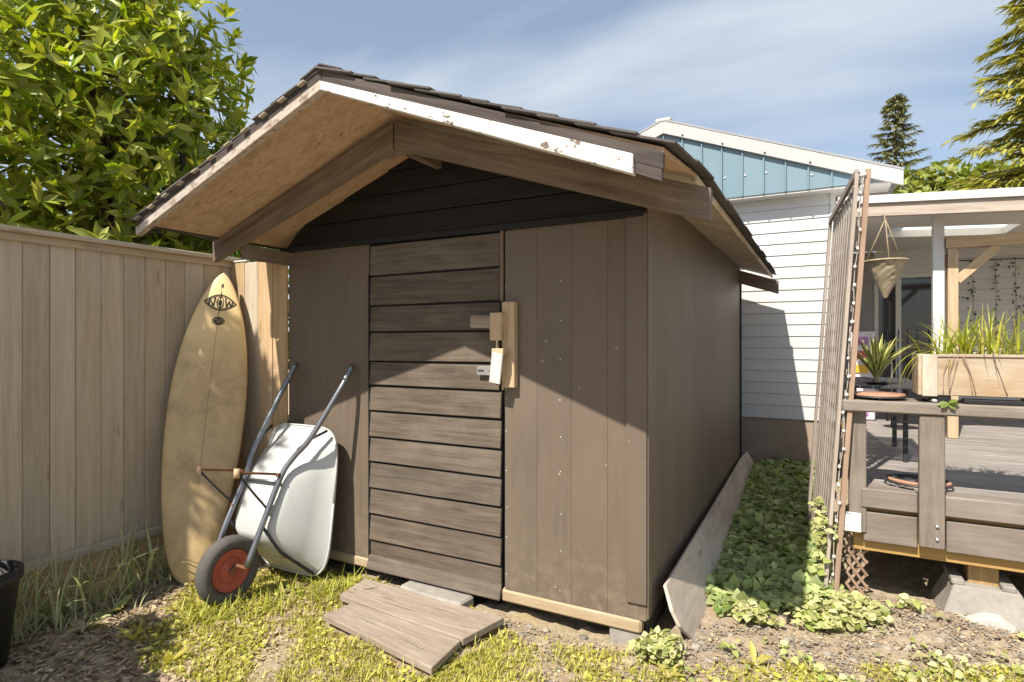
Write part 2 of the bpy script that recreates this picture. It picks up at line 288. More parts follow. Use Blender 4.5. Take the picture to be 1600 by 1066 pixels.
# ------------------------------------------------------------------ object helpers
def tag(o, label=None, cat=None, group=None, kind=None):
    if label: o['label'] = label
    if cat: o['category'] = cat
    if group: o['group'] = group
    if kind: o['kind'] = kind
    return o
def thing(name, label, cat, loc=(0, 0, 0), group=None):
    o = bpy.data.objects.new(name, None); col.objects.link(o); o.location = loc; o.empty_display_size = 0.1
    return tag(o, label, cat, group)
def world_loc(o):
    p = Vector(o.location)
    return p
ROOTM = {}
def put(o, parent):
    col.objects.link(o)
    mw = o.matrix_basis.copy()
    ROOTM[o.name] = mw
    if parent is not None:
        pm = ROOTM.get(parent.name)
        if pm is None: pm = Matrix.Translation(parent.location)
        o.parent = parent; o.matrix_parent_inverse = pm.inverted()
    return o
def mk(name, verts, faces, mat, parent=None, mtx=None, smooth=False, bevel=0.0, centre=True):
    vs = [Vector(v) for v in verts]
    me = bpy.data.meshes.new(name)
    if mtx is None:
        if centre:
            lo = Vector((min(v[i] for v in vs) for i in range(3))); hi = Vector((max(v[i] for v in vs) for i in range(3)))
            c = (lo + hi) / 2; mtx = Matrix.Translation(c); vs = [v - c for v in vs]
        else: mtx = Matrix.Identity(4)
    me.from_pydata(vs, [], faces)
    if bevel:
        bm = bmesh.new(); bm.from_mesh(me)
        bmesh.ops.recalc_face_normals(bm, faces=bm.faces)
        bmesh.ops.bevel(bm, geom=list(bm.edges), offset=bevel, segments=1, affect='EDGES', profile=0.6)
        bm.to_mesh(me); bm.free()
    else:
        bm = bmesh.new(); bm.from_mesh(me); bmesh.ops.recalc_face_normals(bm, faces=bm.faces); bm.to_mesh(me); bm.free()
    me.materials.append(M[mat] if isinstance(mat, str) else mat)
    if smooth:
        for p in me.polygons: p.use_smooth = True
    o = bpy.data.objects.new(name, me); o.matrix_basis = mtx
    return put(o, parent)
BOXF = [(0, 1, 3, 2), (4, 6, 7, 5), (0, 4, 5, 1), (2, 3, 7, 6), (0, 2, 6, 4), (1, 5, 7, 3)]
MC = {}
def plank(name, c, L, W, T, mat, parent, X=(1, 0, 0), Z=(0, 0, 1), bevel=0.003):
    """box with local X along its length, Y its width W, Z its thickness T"""
    X = Vector(X).normalized(); Z = Vector(Z); Y = Z.cross(X).normalized(); Z = X.cross(Y).normalized()
    m = Matrix((X, Y, Z)).transposed().to_4x4(); m.translation = Vector(c)
    key = (round(L, 4), round(W, 4), round(T, 4), mat, bevel)
    if key in MC:
        o = bpy.data.objects.new(name, MC[key]); o.matrix_basis = m; return put(o, parent)
    vs = [(sx * L / 2, sy * W / 2, sz * T / 2) for sx in (-1, 1) for sy in (-1, 1) for sz in (-1, 1)]
    o = mk(name, vs, BOXF, mat, parent, m, False, min(bevel, L / 3, W / 3, T / 3)); MC[key] = o.data
    return o
def box(name, x0, x1, y0, y1, z0, z1, mat, parent, bevel=0.003, axis=None):
    d = (x1 - x0, y1 - y0, z1 - z0); c = ((x0 + x1) / 2, (y0 + y1) / 2, (z0 + z1) / 2)
    a = axis if axis is not None else max(range(3), key=lambda i: d[i])
    if a == 0: return plank(name, c, d[0], d[1], d[2], mat, parent, (1, 0, 0), (0, 0, 1), bevel)
    if a == 1: return plank(name, c, d[1], d[0], d[2], mat, parent, (0, 1, 0), (0, 0, 1), bevel)
    return plank(name, c, d[2], d[0], d[1], mat, parent, (0, 0, 1), (0, 1, 0), bevel)
def bar(name, p, q, w, h, mat, parent, up=(0, 0, 1), bevel=0.003):
    p = Vector(p); q = Vector(q)
    return plank(name, (p + q) / 2, (q - p).length, w, h, mat, parent, q - p, up, bevel)
def extr(name, poly, vec, mat, parent, X=None, bevel=0.002):
    """flat polygon (3D points) extruded along vec; local X along given grain direction"""
    poly = [Vector(p) for p in poly]; vec = Vector(vec); n = len(poly)
    vs = poly + [p + vec for p in poly]
    fs = [tuple(range(n - 1, -1, -1)), tuple(range(n, 2 * n))] + [(i, (i + 1) % n, n + (i + 1) % n, n + i) for i in range(n)]
    if X is None: return mk(name, vs, fs, mat, parent, bevel=bevel)
    X = Vector(X).normalized(); Z = vec.normalized(); Y = Z.cross(X).normalized(); Z = X.cross(Y)
    m = Matrix((X, Y, Z)).transposed().to_4x4(); m.translation = sum(vs, Vector()) / len(vs); mi = m.inverted()
    return mk(name, [mi @ v for v in vs], fs, mat, parent, m, bevel=bevel)
def smooth_path(pts, k=5):
    P = [Vector(p) for p in pts]; P = [2 * P[0] - P[1]] + P + [2 * P[-1] - P[-2]]; res = []
    for i in range(1, len(P) - 2):
        for j in range(k):
            t = j / k; a, b, c, d = P[i - 1:i + 3]
            res.append(0.5 * ((2 * b) + (c - a) * t + (2 * a - 5 * b + 4 * c - d) * t * t + (3 * b - a - 3 * c + d) * t ** 3))
    res.append(P[-2]); return res
def tube_geo(pts, r, seg=8):
    P = [Vector(p) for p in pts]; n = len(P); rs = r if isinstance(r, (list, tuple)) else [r] * n
    vs = []; fs = []; prev = None
    for i, p in enumerate(P):
        d = (P[min(i + 1, n - 1)] - P[max(i - 1, 0)]).normalized()
        if prev is None:
            u = d.cross(Vector((0, 0, 1)));
            if u.length < 0.1: u = d.cross(Vector((1, 0, 0)))
        else: u = prev - d * prev.dot(d)
        u.normalize(); prev = u; v = d.cross(u)
        for k in range(seg):
            a = 2 * math.pi * k / seg; vs.append(p + (u * math.cos(a) + v * math.sin(a)) * rs[i])
    for i in range(n - 1):
        for k in range(seg):
            fs.append((i * seg + k, i * seg + (k + 1) % seg, (i + 1) * seg + (k + 1) % seg, (i + 1) * seg + k))
    fs.append(tuple(range(seg - 1, -1, -1))); fs.append(tuple((n - 1) * seg + k for k in range(seg)))
    return vs, fs
def tube(name, pts, r, mat, parent, seg=10, k=0):
    if k:
        if isinstance(r, (list, tuple)):
            n0 = len(r); pp = smooth_path(pts, k); r = [float(np.interp(i / (len(pp) - 1) * (n0 - 1), range(n0), r)) for i in range(len(pp))]; pts = pp
        else: pts = smooth_path(pts, k)
    vs, fs = tube_geo(pts, r, seg)
    return mk(name, vs, fs, mat, parent, smooth=True)
def lathe(name, prof, c, mat, parent, axis=(0, 0, 1), seg=32, smooth=True, squash=1.0):
    Z = Vector(axis).normalized(); X = Z.cross(Vector((0, 1, 0)))
    if X.length < 0.1: X = Z.cross(Vector((1, 0, 0)))
    X.normalize(); Y = Z.cross(X); m = Matrix((X, Y, Z)).transposed().to_4x4(); m.translation = Vector(c)
    vs = []; fs = []; n = len(prof)
    for r, z in prof:
        for k in range(seg):
            a = 2 * math.pi * k / seg; vs.append((r * math.cos(a), r * math.sin(a) * squash, z))
    for i in range(n - 1):
        for k in range(seg): fs.append((i * seg + k, i * seg + (k + 1) % seg, (i + 1) * seg + (k + 1) % seg, (i + 1) * seg + k))
    if prof[0][0] > 1e-6: fs.append(tuple(range(seg - 1, -1, -1)))
    if prof[-1][0] > 1e-6: fs.append(tuple((n - 1) * seg + k for k in range(seg)))
    return mk(name, vs, fs, mat, parent, m, smooth)
def fast_mesh(name, verts, quads, mat, parent=None, uv=None, smooth=False):
    """verts (N,3), faces (F,k) numpy"""
    me = bpy.data.meshes.new(name); verts = np.asarray(verts, np.float32); F, k = quads.shape
    c = (verts.min(0) + verts.max(0)) / 2
    me.vertices.add(len(verts)); me.vertices.foreach_set('co', (verts - c).ravel())
    me.loops.add(F * k); me.loops.foreach_set('vertex_index', quads.astype(np.int32).ravel())
    me.polygons.add(F); me.polygons.foreach_set('loop_start', np.arange(0, F * k, k, dtype=np.int32)); me.polygons.foreach_set('loop_total', np.full(F, k, np.int32))
    if uv is not None:
        l = me.uv_layers.new(name='UVMap'); l.data.foreach_set('uv', np.asarray(uv, np.float32)[quads.ravel()].ravel())
    me.update(calc_edges=True)
    if smooth: me.polygons.foreach_set('use_smooth', np.ones(F, bool))
    me.materials.append(M[mat])
    o = bpy.data.objects.new(name, me); o.location = c.tolist()
    return put(o, parent)
def norm(a): return a / np.maximum(np.linalg.norm(a, axis=-1, keepdims=True), 1e-9)
def leaf_geo(P, D, N, L, W, fold=0.25, droop=0.15, prof=((0.0, 0.05), (0.3, 0.85), (0.6, 0.95), (1.0, 0.02))):
    """many folded leaves: base P, axis D, normal N; returns verts, quads"""
    n = len(P); D = norm(D); S = norm(np.cross(D, N)); N = np.cross(S, D); L = np.broadcast_to(L, (n,))[:, None]; W = np.broadcast_to(W, (n,))[:, None]
    rows = []; fold = fold * rng.uniform(0.3, 2.2, (n, 1)); droop = droop * rng.uniform(-0.4, 2.6, (n, 1))
    for t, wf in prof:
        c = P + D * L * t - N * L * droop * t * t
        e = W * 0.5 * wf
        rows += [c - S * e + N * e * fold, c, c + S * e + N * e * fold]
    V = np.stack(rows, 1); m = V.shape[1]; q = []
    for i in range(len(prof) - 1):
        a = i * 3; q += [(a, a + 1, a + 4, a + 3), (a + 1, a + 2, a + 5, a + 4)]
    Q = (np.arange(n)[:, None, None] * m + np.array(q)[None]).reshape(-1, 4)
    return V.reshape(-1, 3), Q
def blade_geo(P, H, lean, length, width, seg=4, bend=0.6):
    """grass blades: base P, heading angle H, lean amount"""
    n = len(P); hx = np.stack([np.cos(H), np.sin(H), np.zeros(n)], 1); side = np.stack([-np.sin(H), np.cos(H), np.zeros(n)], 1)
    length = np.broadcast_to(length, (n,))[:, None]; width = np.broadcast_to(width, (n,))[:, None]; lean = np.broadcast_to(lean, (n,))[:, None]
    rows = []
    for i in range(seg + 1):
        t = i / seg; ang = lean * (0.35 + bend * t * 1.3)
        c = P + hx * length * t * np.sin(ang) + np.array([0, 0, 1.0]) * length * t * np.cos(ang)
        wv = width * 0.5 * (1 - t ** 2.2) * (0.7 + 0.3 * min(1, t * 4)) + 0.0003
        rows += [c - side * wv, c + side * wv]
    V = np.stack(rows, 1); m = V.shape[1]
    q = [(2 * i, 2 * i + 1, 2 * i + 3, 2 * i + 2) for i in range(seg)]
    return V.reshape(-1, 3), (np.arange(n)[:, None, None] * m + np.array(q)[None]).reshape(-1, 4)

# ------------------------------------------------------------------ ground
def gz(x, y):
    x = np.asarray(x, float); y = np.asarray(y, float)
    z = 0.012 * np.sin(3.1 * x + 1.3) * np.cos(2.7 * y) + 0.008 * np.sin(7.3 * x - 4.1 * y) + 0.005 * np.cos(13 * x + 9 * y)
    z = z + 0.05 * np.exp(-((x - 0.35) ** 2 / 0.35 + (y - 3.75) ** 2 / 0.05)) - 0.02
    return z
def build_ground():
    xs = np.concatenate([[-300, -60, -20, -9], np.linspace(-5.6, 2.6, 165), [5, 12, 40, 120, 300]])
    ys = np.concatenate([[-300, -60, -15, -4], np.linspace(-0.6, 8.8, 190), [11, 16, 40, 120, 300]])
    X, Y = np.meshgrid(xs, ys, indexing='ij'); Z = gz(X, Y)
    far = np.clip((np.maximum(np.abs(X + 1.5) - 4.2, np.abs(Y - 4) - 4.8)) / 2, 0, 1); Z = Z * (1 - far)
    near = (1 - far); Z += near * 0.010 * rng.standard_normal(X.shape)
    n, m = X.shape; V = np.stack([X, Y, Z], -1).reshape(-1, 3); I = np.arange(n * m).reshape(n, m)
    Q = np.stack([I[:-1, :-1], I[1:, :-1], I[1:, 1:], I[:-1, 1:]], -1).reshape(-1, 4)
    o = fast_mesh('ground', V, Q, 'ground', None, smooth=True); tag(o, kind='structure'); tag(o, 'bare brown dirt strewn with bark litter and sparse grass', 'ground')
build_ground()

# ------------------------------------------------------------------ shed
XL, XR, YF, YB, XM = -3.25, -0.757, 2.80, 6.45, -1.985
ZS, ML, MR = 2.692, 0.370, 0.378
EL, ER, RF, RB = -3.42, -0.46, 1.90, 6.62
LIFT = 0.055
def dzr(x, y): return LIFT * min(1, max(0, (y - 1.9) / 0.55)) * max(0, (x - XM) / (ER - XM)) ** 1.5
def zs(x): return ZS - (ML * (XM - x) if x < XM else MR * (x - XM))
shed = thing('garden_shed', 'dark brown garden shed with plank door and gable roof', 'shed', ((XL + XR) / 2, (YF + YB) / 2, 0))
wall = thing('wall', None, None, ((XL + XR) / 2, YF, 0.07)); wall.parent = shed; wall.matrix_parent_inverse = Matrix.Translation(-Vector(shed.location)); ROOTM[wall.name] = Matrix.Translation(wall.location)
def vboard(name, x0, x1, z0, z1, y, t, mat, parent, face='front'):
    return plank(name, ((x0 + x1) / 2, y + t / 2, (z0 + z1) / 2), z1 - z0, x1 - x0, t, mat, parent, (0, 0, 1), (0, -1, 0), 0.0013)
# backing (dark inside faces), built as a part
box('wall_backing', XL + 0.03, XR - 0.03, YF + 0.022, YF + 0.04, 0.10, 2.15, 'gable', shed)
# front boards
DL, DR = -2.515, -1.567
def boards_between(a, b, n, z0, z1):
    w = (b - a) / n
    for i in range(n): vboard('siding_board', a + i * w + 0.0003, a + (i + 1) * w - 0.0003, z0, z1, YF, 0.018, 'brown', wall)
boards_between(XL, DL - 0.012, 4, 0.125, 2.125)
boards_between(DR + 0.022, XR, 4, 0.130, 2.135)
vboard('corner_trim', -0.853, XR + 0.004, 0.215, 2.12, YF - 0.016, 0.0155, 'brown_trim', wall)
# right side wall boards, left wall, rear wall
n = 18; wy = (YB - YF - 0.02) / n
for i in range(n):
    y0 = YF + 0.02 + i * wy
    plank('siding_board', (XR - 0.009, y0 + wy / 2, 1.20), 2.14, wy - 0.0006, 0.018, 'brown', wall, (0, 0, 1), (1, 0, 0), 0.0018)
    plank('siding_board', (XL + 0.009, y0 + wy / 2, 1.14), 2.06, wy - 0.0016, 0.018, 'brown', wall, (0, 0, 1), (-1, 0, 0), 0.0025)
box('corner_trim', XR + 0.0005, XR + 0.012, YF - 0.002, YF + 0.055, 0.14, 2.15, 'brown_trim', wall)
box('corner_trim', XR + 0.0005, XR + 0.014, YB - 0.03, YB + 0.02, 0.12, 2.15, 'gable', wall)
boards = 8; wx = (XR - XL) / boards
for i in range(boards): vboard('siding_board', XL + i * wx + 0.001, XL + (i + 1) * wx - 0.001, 0.12, 2.14, YB - 0.018, 0.018, 'brown', wall)
# gable boards front and back (each its own tapered board)
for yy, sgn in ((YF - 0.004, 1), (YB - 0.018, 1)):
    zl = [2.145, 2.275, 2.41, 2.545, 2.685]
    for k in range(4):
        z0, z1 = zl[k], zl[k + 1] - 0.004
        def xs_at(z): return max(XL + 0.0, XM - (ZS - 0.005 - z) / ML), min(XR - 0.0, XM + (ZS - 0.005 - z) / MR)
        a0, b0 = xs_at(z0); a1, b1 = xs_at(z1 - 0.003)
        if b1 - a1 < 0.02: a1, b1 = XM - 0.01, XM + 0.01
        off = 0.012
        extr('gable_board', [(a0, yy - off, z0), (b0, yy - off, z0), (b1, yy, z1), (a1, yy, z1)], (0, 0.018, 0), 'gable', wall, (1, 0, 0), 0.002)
box('header_trim', XL - 0.06, XR - 0.01, YF - 0.03, YF - 0.0005, 2.108, 2.142, 'gable', wall)
# floor skids and blocks
for y in (YF - 0.006, YB - 0.1):
    box('skid_beam', DR - 0.004, XR - 0.025, y, y + 0.06, 0.060, 0.131, 'skid', shed, 0.012)
    box('skid_beam', XL + 0.0, DL - 0.002, y, y + 0.06, 0.060, 0.128, 'skid', shed, 0.012)
box('floor_joist', XL + 0.02, XR - 0.02, YF + 0.06, YB - 0.06, 0.06, 0.118, 'gable', shed)
box('side_skid', XR - 0.10, XR - 0.01, YF + 0.06, YB - 0.05, 0.03, 0.13, 'fascia_dark', shed)
box('side_skid', XL + 0.01, XL + 0.10, YF + 0.06, YB - 0.05, 0.03, 0.13, 'fascia_dark', shed)
for (x, y) in ((-0.86, 2.86), (-0.86, 6.2), (-3.1, 2.9), (-3.1, 6.2), (-2.0, 4.5)):
    box('support_block', x - 0.09, x + 0.085, y - 0.05, y + 0.12, -0.08, 0.056, 'concrete', shed, 0.008)
# door
door = thing('door', None, None, ((DL + DR) / 2, YF, 0.07)); door.parent = shed; door.matrix_parent_inverse = Matrix.Translation(-Vector(shed.location)); ROOTM[door.name] = Matrix.Translation(door.location)
box('door_backing', DL, DR, YF + 0.005, YF + 0.021, 0.075, 2.10, 'gable', door)
dz = [0.072, 0.257, 0.42, 0.585, 0.749, 0.905, 1.07, 1.228, 1.38, 1.562, 1.726, 1.914, 2.10]
for k in range(12):
    z0, z1 = dz[k], dz[k + 1] - (0.012 if k < 11 else 0.002)
    tw = rnd.uniform(-0.003, 0.003); lip = 0.016 if k < 9 else 0.010
    if k == 0: lip = 0.006
    x0 = DL + 0.006; x1 = DR - 0.006 + (0.008 if k < 7 else 0)
    vs = [(x0, YF - lip - 0.004, z0 + tw), (x1, YF - lip - 0.004, z0 - tw), (x1, YF - 0.006, z1 - tw * 0.5), (x0, YF - 0.006, z1 + tw * 0.5)]
    extr('door_plank', vs, (0, 0.018, 0), 'door_plank', door, (1, 0, 0), 0.003)
plank('door_sill_plank', ((DL + DR) / 2 + 0.002, YF - 0.020, 0.115), DR - DL + 0.01, 0.085, 0.014, 'door_plank', door, (1, 0, 0), (0, -1, 0.35), 0.004)
box('door_jamb', DR - 0.002, DR + 0.016, YF - 0.016, YF + 0.004, 1.72, 2.108, 'beam', shed)
box('door_jamb', DL - 0.010, DL + 0.000, YF - 0.012, YF + 0.01, 0.13, 1.92, 'gable', shed)
# door hardware
hw = shed
lb = plank('latch_board', (-1.500, 2.772, 1.48), 0.466, 0.078, 0.045, 'pine', shed, (0, 0, 1), (0, -1, 0), 0.004)
plank('latch_block', (-1.545, 2.722, 1.578), 0.15, 0.075, 0.055, 'pine', shed, (0, 0, 1), (0, -1, 0), 0.004)
plank('latch_arm', (-1.635, 2.735, 1.605), 0.15, 0.07, 0.075, 'step', door, (1, 0, -0.05), (0, -1, 0), 0.006)
tube('latch_rod', [(-1.56, 2.735, 1.57), (-1.556, 2.73, 1.50), (-1.562, 2.735, 1.42)], 0.006, 'steel', door, 8, 4)
plank('latch_plate', (-1.535, 2.685, 1.355), 0.165, 0.066, 0.012, 'white', shed, (0.18, -0.12, 1), (0, -1, 0), 0.002)
plank('latch_wedge', (-1.523, 2.70, 1.445), 0.07, 0.05, 0.03, 'pine', shed, (1, 0, 0), (0, 0, 1), 0.002)
hs = plank('hasp', (-1.640, 2.762, 1.335), 0.125, 0.05, 0.008, 'steel', door, (1, 0, 0), (0, -1, 0), 0.002)
plank('hasp_slot', (-1.675, 2.7585, 1.335), 0.04, 0.012, 0.003, 'dark_metal', hs, (1, 0, 0), (0, -1, 0), 0.001)
plank('hasp_slot', (-1.615, 2.7585, 1.335), 0.02, 0.012, 0.003, 'rust', hs, (1, 0, 0), (0, -1, 0), 0.001)
plank('hasp_staple', (-1.583, 2.745, 1.335), 0.045, 0.034, 0.03, 'steel', shed, (1, 0, 0), (0, -1, 0), 0.006)
tube('latch_pin', [(-1.545, 2.715, 1.49), (-1.527, 2.70, 1.43)], 0.004, 'pine', shed, 8)
tube('latch_pin', [(-1.524, 2.735, 1.27), (-1.522, 2.735, 1.235)], 0.005, 'pine', shed, 8)
for i in range(9):
    for x in (-1.535, -1.212):
        z = 0.2 + i * 0.2
        lathe('nail_head', [(0.0, 0.0012), (0.0035, 0.0008), (0.004, 0)], (x + rnd.uniform(-.004, .004), YF - 0.0002, z + rnd.uniform(-.02, .02)), 'steel', wall, (0, -1, 0), 8)
# ---- roof
roof = thing('roof', None, None, (XM, (RF + RB) / 2, ZS)); roof.parent = shed; roof.matrix_parent_inverse = Matrix.Translation(-Vector(shed.location)); ROOTM[roof.name] = Matrix.Translation(roof.location)
TD = 0.020
def slope_quad(name, xa, xb, y0, y1, lift, t, mat):
    vs = []; fs = []; nx = 6
    for k in range(nx + 1):
        x_ = xa + (xb - xa) * k / nx
        for y_ in (y0, y1):
            z_ = zs(x_) + lift + dzr(x_, y_); vs += [(x_, y_, z_), (x_, y_, z_ + t)]
    for k in range(nx):
        a = k * 4; b = a + 4; fs += [(a, b, b + 2, a + 2), (a + 1, a + 3, b + 3, b + 1), (a, a + 1, b + 1, b), (a + 2, b + 2, b + 3, a + 3)]
    fs += [(0, 2, 3, 1), (nx * 4, nx * 4 + 1, nx * 4 + 3, nx * 4 + 2)]
    return mk(name, vs, fs, mat, roof)
# plywood sheets (seams every 1.22 m)
ye = [RF + 0.012, 2.45, 3.67, 4.89, 6.0, RB]
for i in range(5):
    slope_quad('roof_sheet', EL, XM - 0.001, ye[i] + 0.001, ye[i + 1] - 0.001, 0, TD, 'ply' )
    slope_quad('roof_sheet', XM + 0.001, ER, ye[i] + 0.001, ye[i + 1] - 0.001, 0, TD, 'ply' if i == 0 else 'ply_gray')
# shingles
NC, NS = 11, 13
LL = math.hypot(XM - EL, ZS - zs(EL)); LRt = math.hypot(ER - XM, ZS - zs(ER))
for side, ex, slope, LLn in ((-1, EL, ML, LL), (1, ER, MR, LRt)):
    dirup = Vector((-side, 0, slope)).normalized(); nrm = Vector((side * slope, 0, 1)).normalized()
    exp_ = LLn / NC; wS = (RB - RF + 0.06) / NS
    for c in range(NC):
        off = (c % 2) * 0.5
        for s_ in range(NS):
            jl = rnd.uniform(-0.012, 0.012)
            yc = RF - 0.026 + (s_ + 0.5) * wS + (rnd.uniform(-0.012, 0.012) if s_ == 0 else 0)
            base = Vector((ex, yc, zs(ex) + TD)) + dirup * (c * exp_ - 0.035 + jl + 0.105)
            bx_ = base.x; base.z += dzr(bx_, yc) if side > 0 else 0; ty_ = (dzr(bx_, yc + 0.1) - dzr(bx_, yc - 0.1)) / 0.2 if side > 0 else 0
            plank('shingle', base + nrm * (0.0125 + rnd.uniform(0, 0.003)), wS - 0.004, 0.23, 0.009, 'shingle', roof, (0, 1, ty_ + rnd.uniform(-.012, .012)), nrm + dirup * 0.05, 0.0015)
    for s_ in range(NC if side < 0 else 0):
        p = Vector((ex, RF - 0.016, zs(ex) + TD + 0.006)) + dirup * (s_ * exp_ + 0.02)
        plank('shingle_edge', p, 0.045, 0.03, 0.007, 'lit_tab', roof, dirup, nrm, 0.001)  # pale colour of these tabs stands for lit shingle undersides
for i in range(16):
    y = RF - 0.02 + i * 0.295
    for side, slope in ((-1, ML), (1, MR)):
        nrm = Vector((side * slope, 0, 1)).normalized(); dn = Vector((side, 0, -slope)).normalized()
        plank('ridge_cap', Vector((XM, y + 0.15, ZS + TD + 0.030 + (i % 2) * 0.004)) + dn * 0.065, 0.31, 0.13, 0.008, 'shingle', roof, (0, 1, 0.012), nrm, 0.001)
# front fascia boards: dark upper, white lower batten
def rake(name, xa, za, xb, zb, h, y0, y1, mat, hb=None, parent=roof):
    hb = hb or h
    return extr(name, [(xa, y0, za), (xb, y0, zb), (xb, y0, zb + hb), (xa, y0, za + h)], (0, y1 - y0, 0), mat, parent, (xb - xa, 0, zb - za), 0.0025)
mR2 = 0.396
rake('rake_fascia', XM - 0.001, 2.662, EL - 0.005, 2.662 - 0.372 * (XM - EL + 0.005), 0.062, RF - 0.010, RF + 0.010, 'fascia_dark')
rake('rake_fascia', XM + 0.001, 2.655, ER + 0.005, 2.648 - 0.386 * (ER + 0.005 - XM), 0.067, RF - 0.010, RF + 0.010, 'fascia_dark', 0.058)
rake('rake_batten', XM + 0.003, 2.622, EL + 0.005, 2.622 - 0.368 * (XM - EL - 0.005), 0.046, RF - 0.024, RF + 0.014, 'white_worn')
rake('rake_batten', XM + 0.004, 2.624, -0.552, 2.622 - 0.398 * (-0.552 - XM), 0.040, RF - 0.026, RF + 0.012, 'white_peel', 0.068)
rake('rake_filler', -0.551, 2.628 - 0.398 * (-0.551 - XM), ER + 0.0, 2.628 - 0.40 * (ER - XM), 0.06, RF - 0.008, RF + 0.012, 'fascia_dark')
# inner and rear barge rafters with end overhang
for yb in (2.405, 6.40):
    for side, xe, m_ in ((-1, -3.475, 0.335), (1, -0.388, 0.335)):
        xa = XM - 0.002 * -side; za = 2.508
        ze = za - m_ * abs(xe - XM)
        rake('barge_rafter', xa + 0.003 * side, za, xe, ze, 0.142, yb - 0.02, yb + 0.02, 'beam', 0.132)
    box('rafter_gusset', XM - 0.10, XM + 0.12, yb + 0.0205, yb + 0.035, 2.485, 2.60, 'beam', roof)
# purlins that carry the rafters
box('purlin', XL - 0.01, XL + 0.05, 2.43, 6.5, 2.02, 2.105, 'beam', roof)
box('purlin', XR - 0.06, XR - 0.02, 2.83, 6.4, 2.06, 2.14, 'beam', roof)
box('ridge_beam', XM - 0.02, XM + 0.02, 2.43, 6.5, 2.51, 2.645, 'beam', roof)
bar('eave_trim', (ER - 0.004, 2.46, zs(ER) + LIFT + 0.004), (ER - 0.004, RB, zs(ER) + LIFT + 0.002), 0.014, 0.034, 'ply_gray', roof)
bar('eave_trim', (EL + 0.004, RF + 0.03, zs(EL) + 0.006), (EL + 0.004, RB, zs(EL) + 0.002), 0.014, 0.03, 'fascia_dark', roof)

# ------------------------------------------------------------------ step boards, block, leaning board
st = thing('step_board', 'two bleached grey planks lying on ground before shed door', 'board', (-1.95, 2.4, 0.0))
def gpoly(name, pts, z0, z1, mat, parent, X, mats=None):
    return extr(name, [(x, y, z0 + dz_) for x, y, dz_ in pts], (0, 0, z1 - z0), mat, parent, X, 0.003)
gpoly('plank', [(-2.47, 2.70, 0.0), (-2.44, 2.46, 0.0), (-2.22, 2.435, 0), (-1.95, 2.405, 0), (-1.545, 2.375, 0), (-1.475, 2.665, 0)], 0.012, 0.048, 'step', st, (1, -0.05, 0))
gpoly('plank', [(-2.305, 2.425, 0), (-2.345, 2.245, 0), (-1.535, 2.105, 0), (-1.552, 2.368, 0), (-1.95, 2.397, 0)], 0.010, 0.044, 'step', st, (1, -0.12, 0))
box('cleat', -2.30, -2.20, 2.28, 2.66, -0.03, 0.013, 'step', st); box('cleat', -1.70, -1.62, 2.16, 2.64, -0.03, 0.011, 'step', st)
for (x, y, a, L_, w_) in ((-2.335, 2.60, 0.95, 0.10, 0.009), (-2.05, 2.50, -0.06, 0.34, 0.004), (-1.75, 2.57, -0.03, 0.26, 0.003), (-2.10, 2.30, -0.14, 0.22, 0.004), (-1.72, 2.22, -0.16, 0.24, 0.003), (-1.60, 2.48, -0.02, 0.10, 0.004)):
    dx_, dy_ = math.cos(a), math.sin(a); up_ = []; dn_ = []
    for k in range(9):
        u = k / 8; c_ = (u - 0.5) * L_; wv = w_ * 0.5 * math.sin(math.pi * u) * rnd.uniform(0.6, 1.3); jx = rnd.uniform(-0.0025, 0.0025)
        up_.append((x + dx_ * c_ - dy_ * (wv + jx), y + dy_ * c_ + dx_ * (wv + jx), 0.0490 if y > 2.4 else 0.0450)); dn_.append((x + dx_ * c_ + dy_ * (wv - jx), y + dy_ * c_ - dx_ * (wv - jx), 0.0490 if y > 2.4 else 0.0450))
    mk('crack', up_ + dn_, [(k, k + 1, 10 + k, 9 + k) for k in range(8)], 'ink', st)
def rock(name, c, r, mat, parent=None, seed=0, sub=2, flat=0.6):
    rr = random.Random(seed); bm = bmesh.new(); bmesh.ops.create_icosphere(bm, subdivisions=sub, radius=1)
    ph = [rr.uniform(0, 6) for _ in range(9)]; sx, sy = rr.uniform(.8, 1.25), rr.uniform(.8, 1.25)
    for v in bm.verts:
        p = v.co; k = 1 + 0.16 * math.sin(3 * p.x + ph[0]) * math.sin(2.6 * p.y + ph[1]) + 0.12 * math.sin(4.2 * p.z + ph[2] + 2 * p.x) + 0.05 * math.sin(9 * p.y + ph[3])
        v.co = Vector((p.x * sx, p.y * sy, p.z * flat)) * r * k
    me = bpy.data.meshes.new(name); bm.to_mesh(me); bm.free(); me.materials.append(M[mat])
    for p in me.polygons: p.use_smooth = True
    o = bpy.data.objects.new(name, me); o.location = c; return put(o, parent)
cb_ = bpy.data.objects.new('x', None)
blk = extr('concrete_slab', [(-2.20, 2.695, 0.0), (-1.98, 2.665, 0), (-1.75, 2.66, 0.0), (-1.735, 2.79, 0), (-2.0, 2.85, 0), (-2.19, 2.83, 0)], (0, 0, 0.062), 'concrete', None, (1, 0, 0), 0.012)
tag(blk, 'rough grey concrete slab on the ground under the door sill', 'slab')
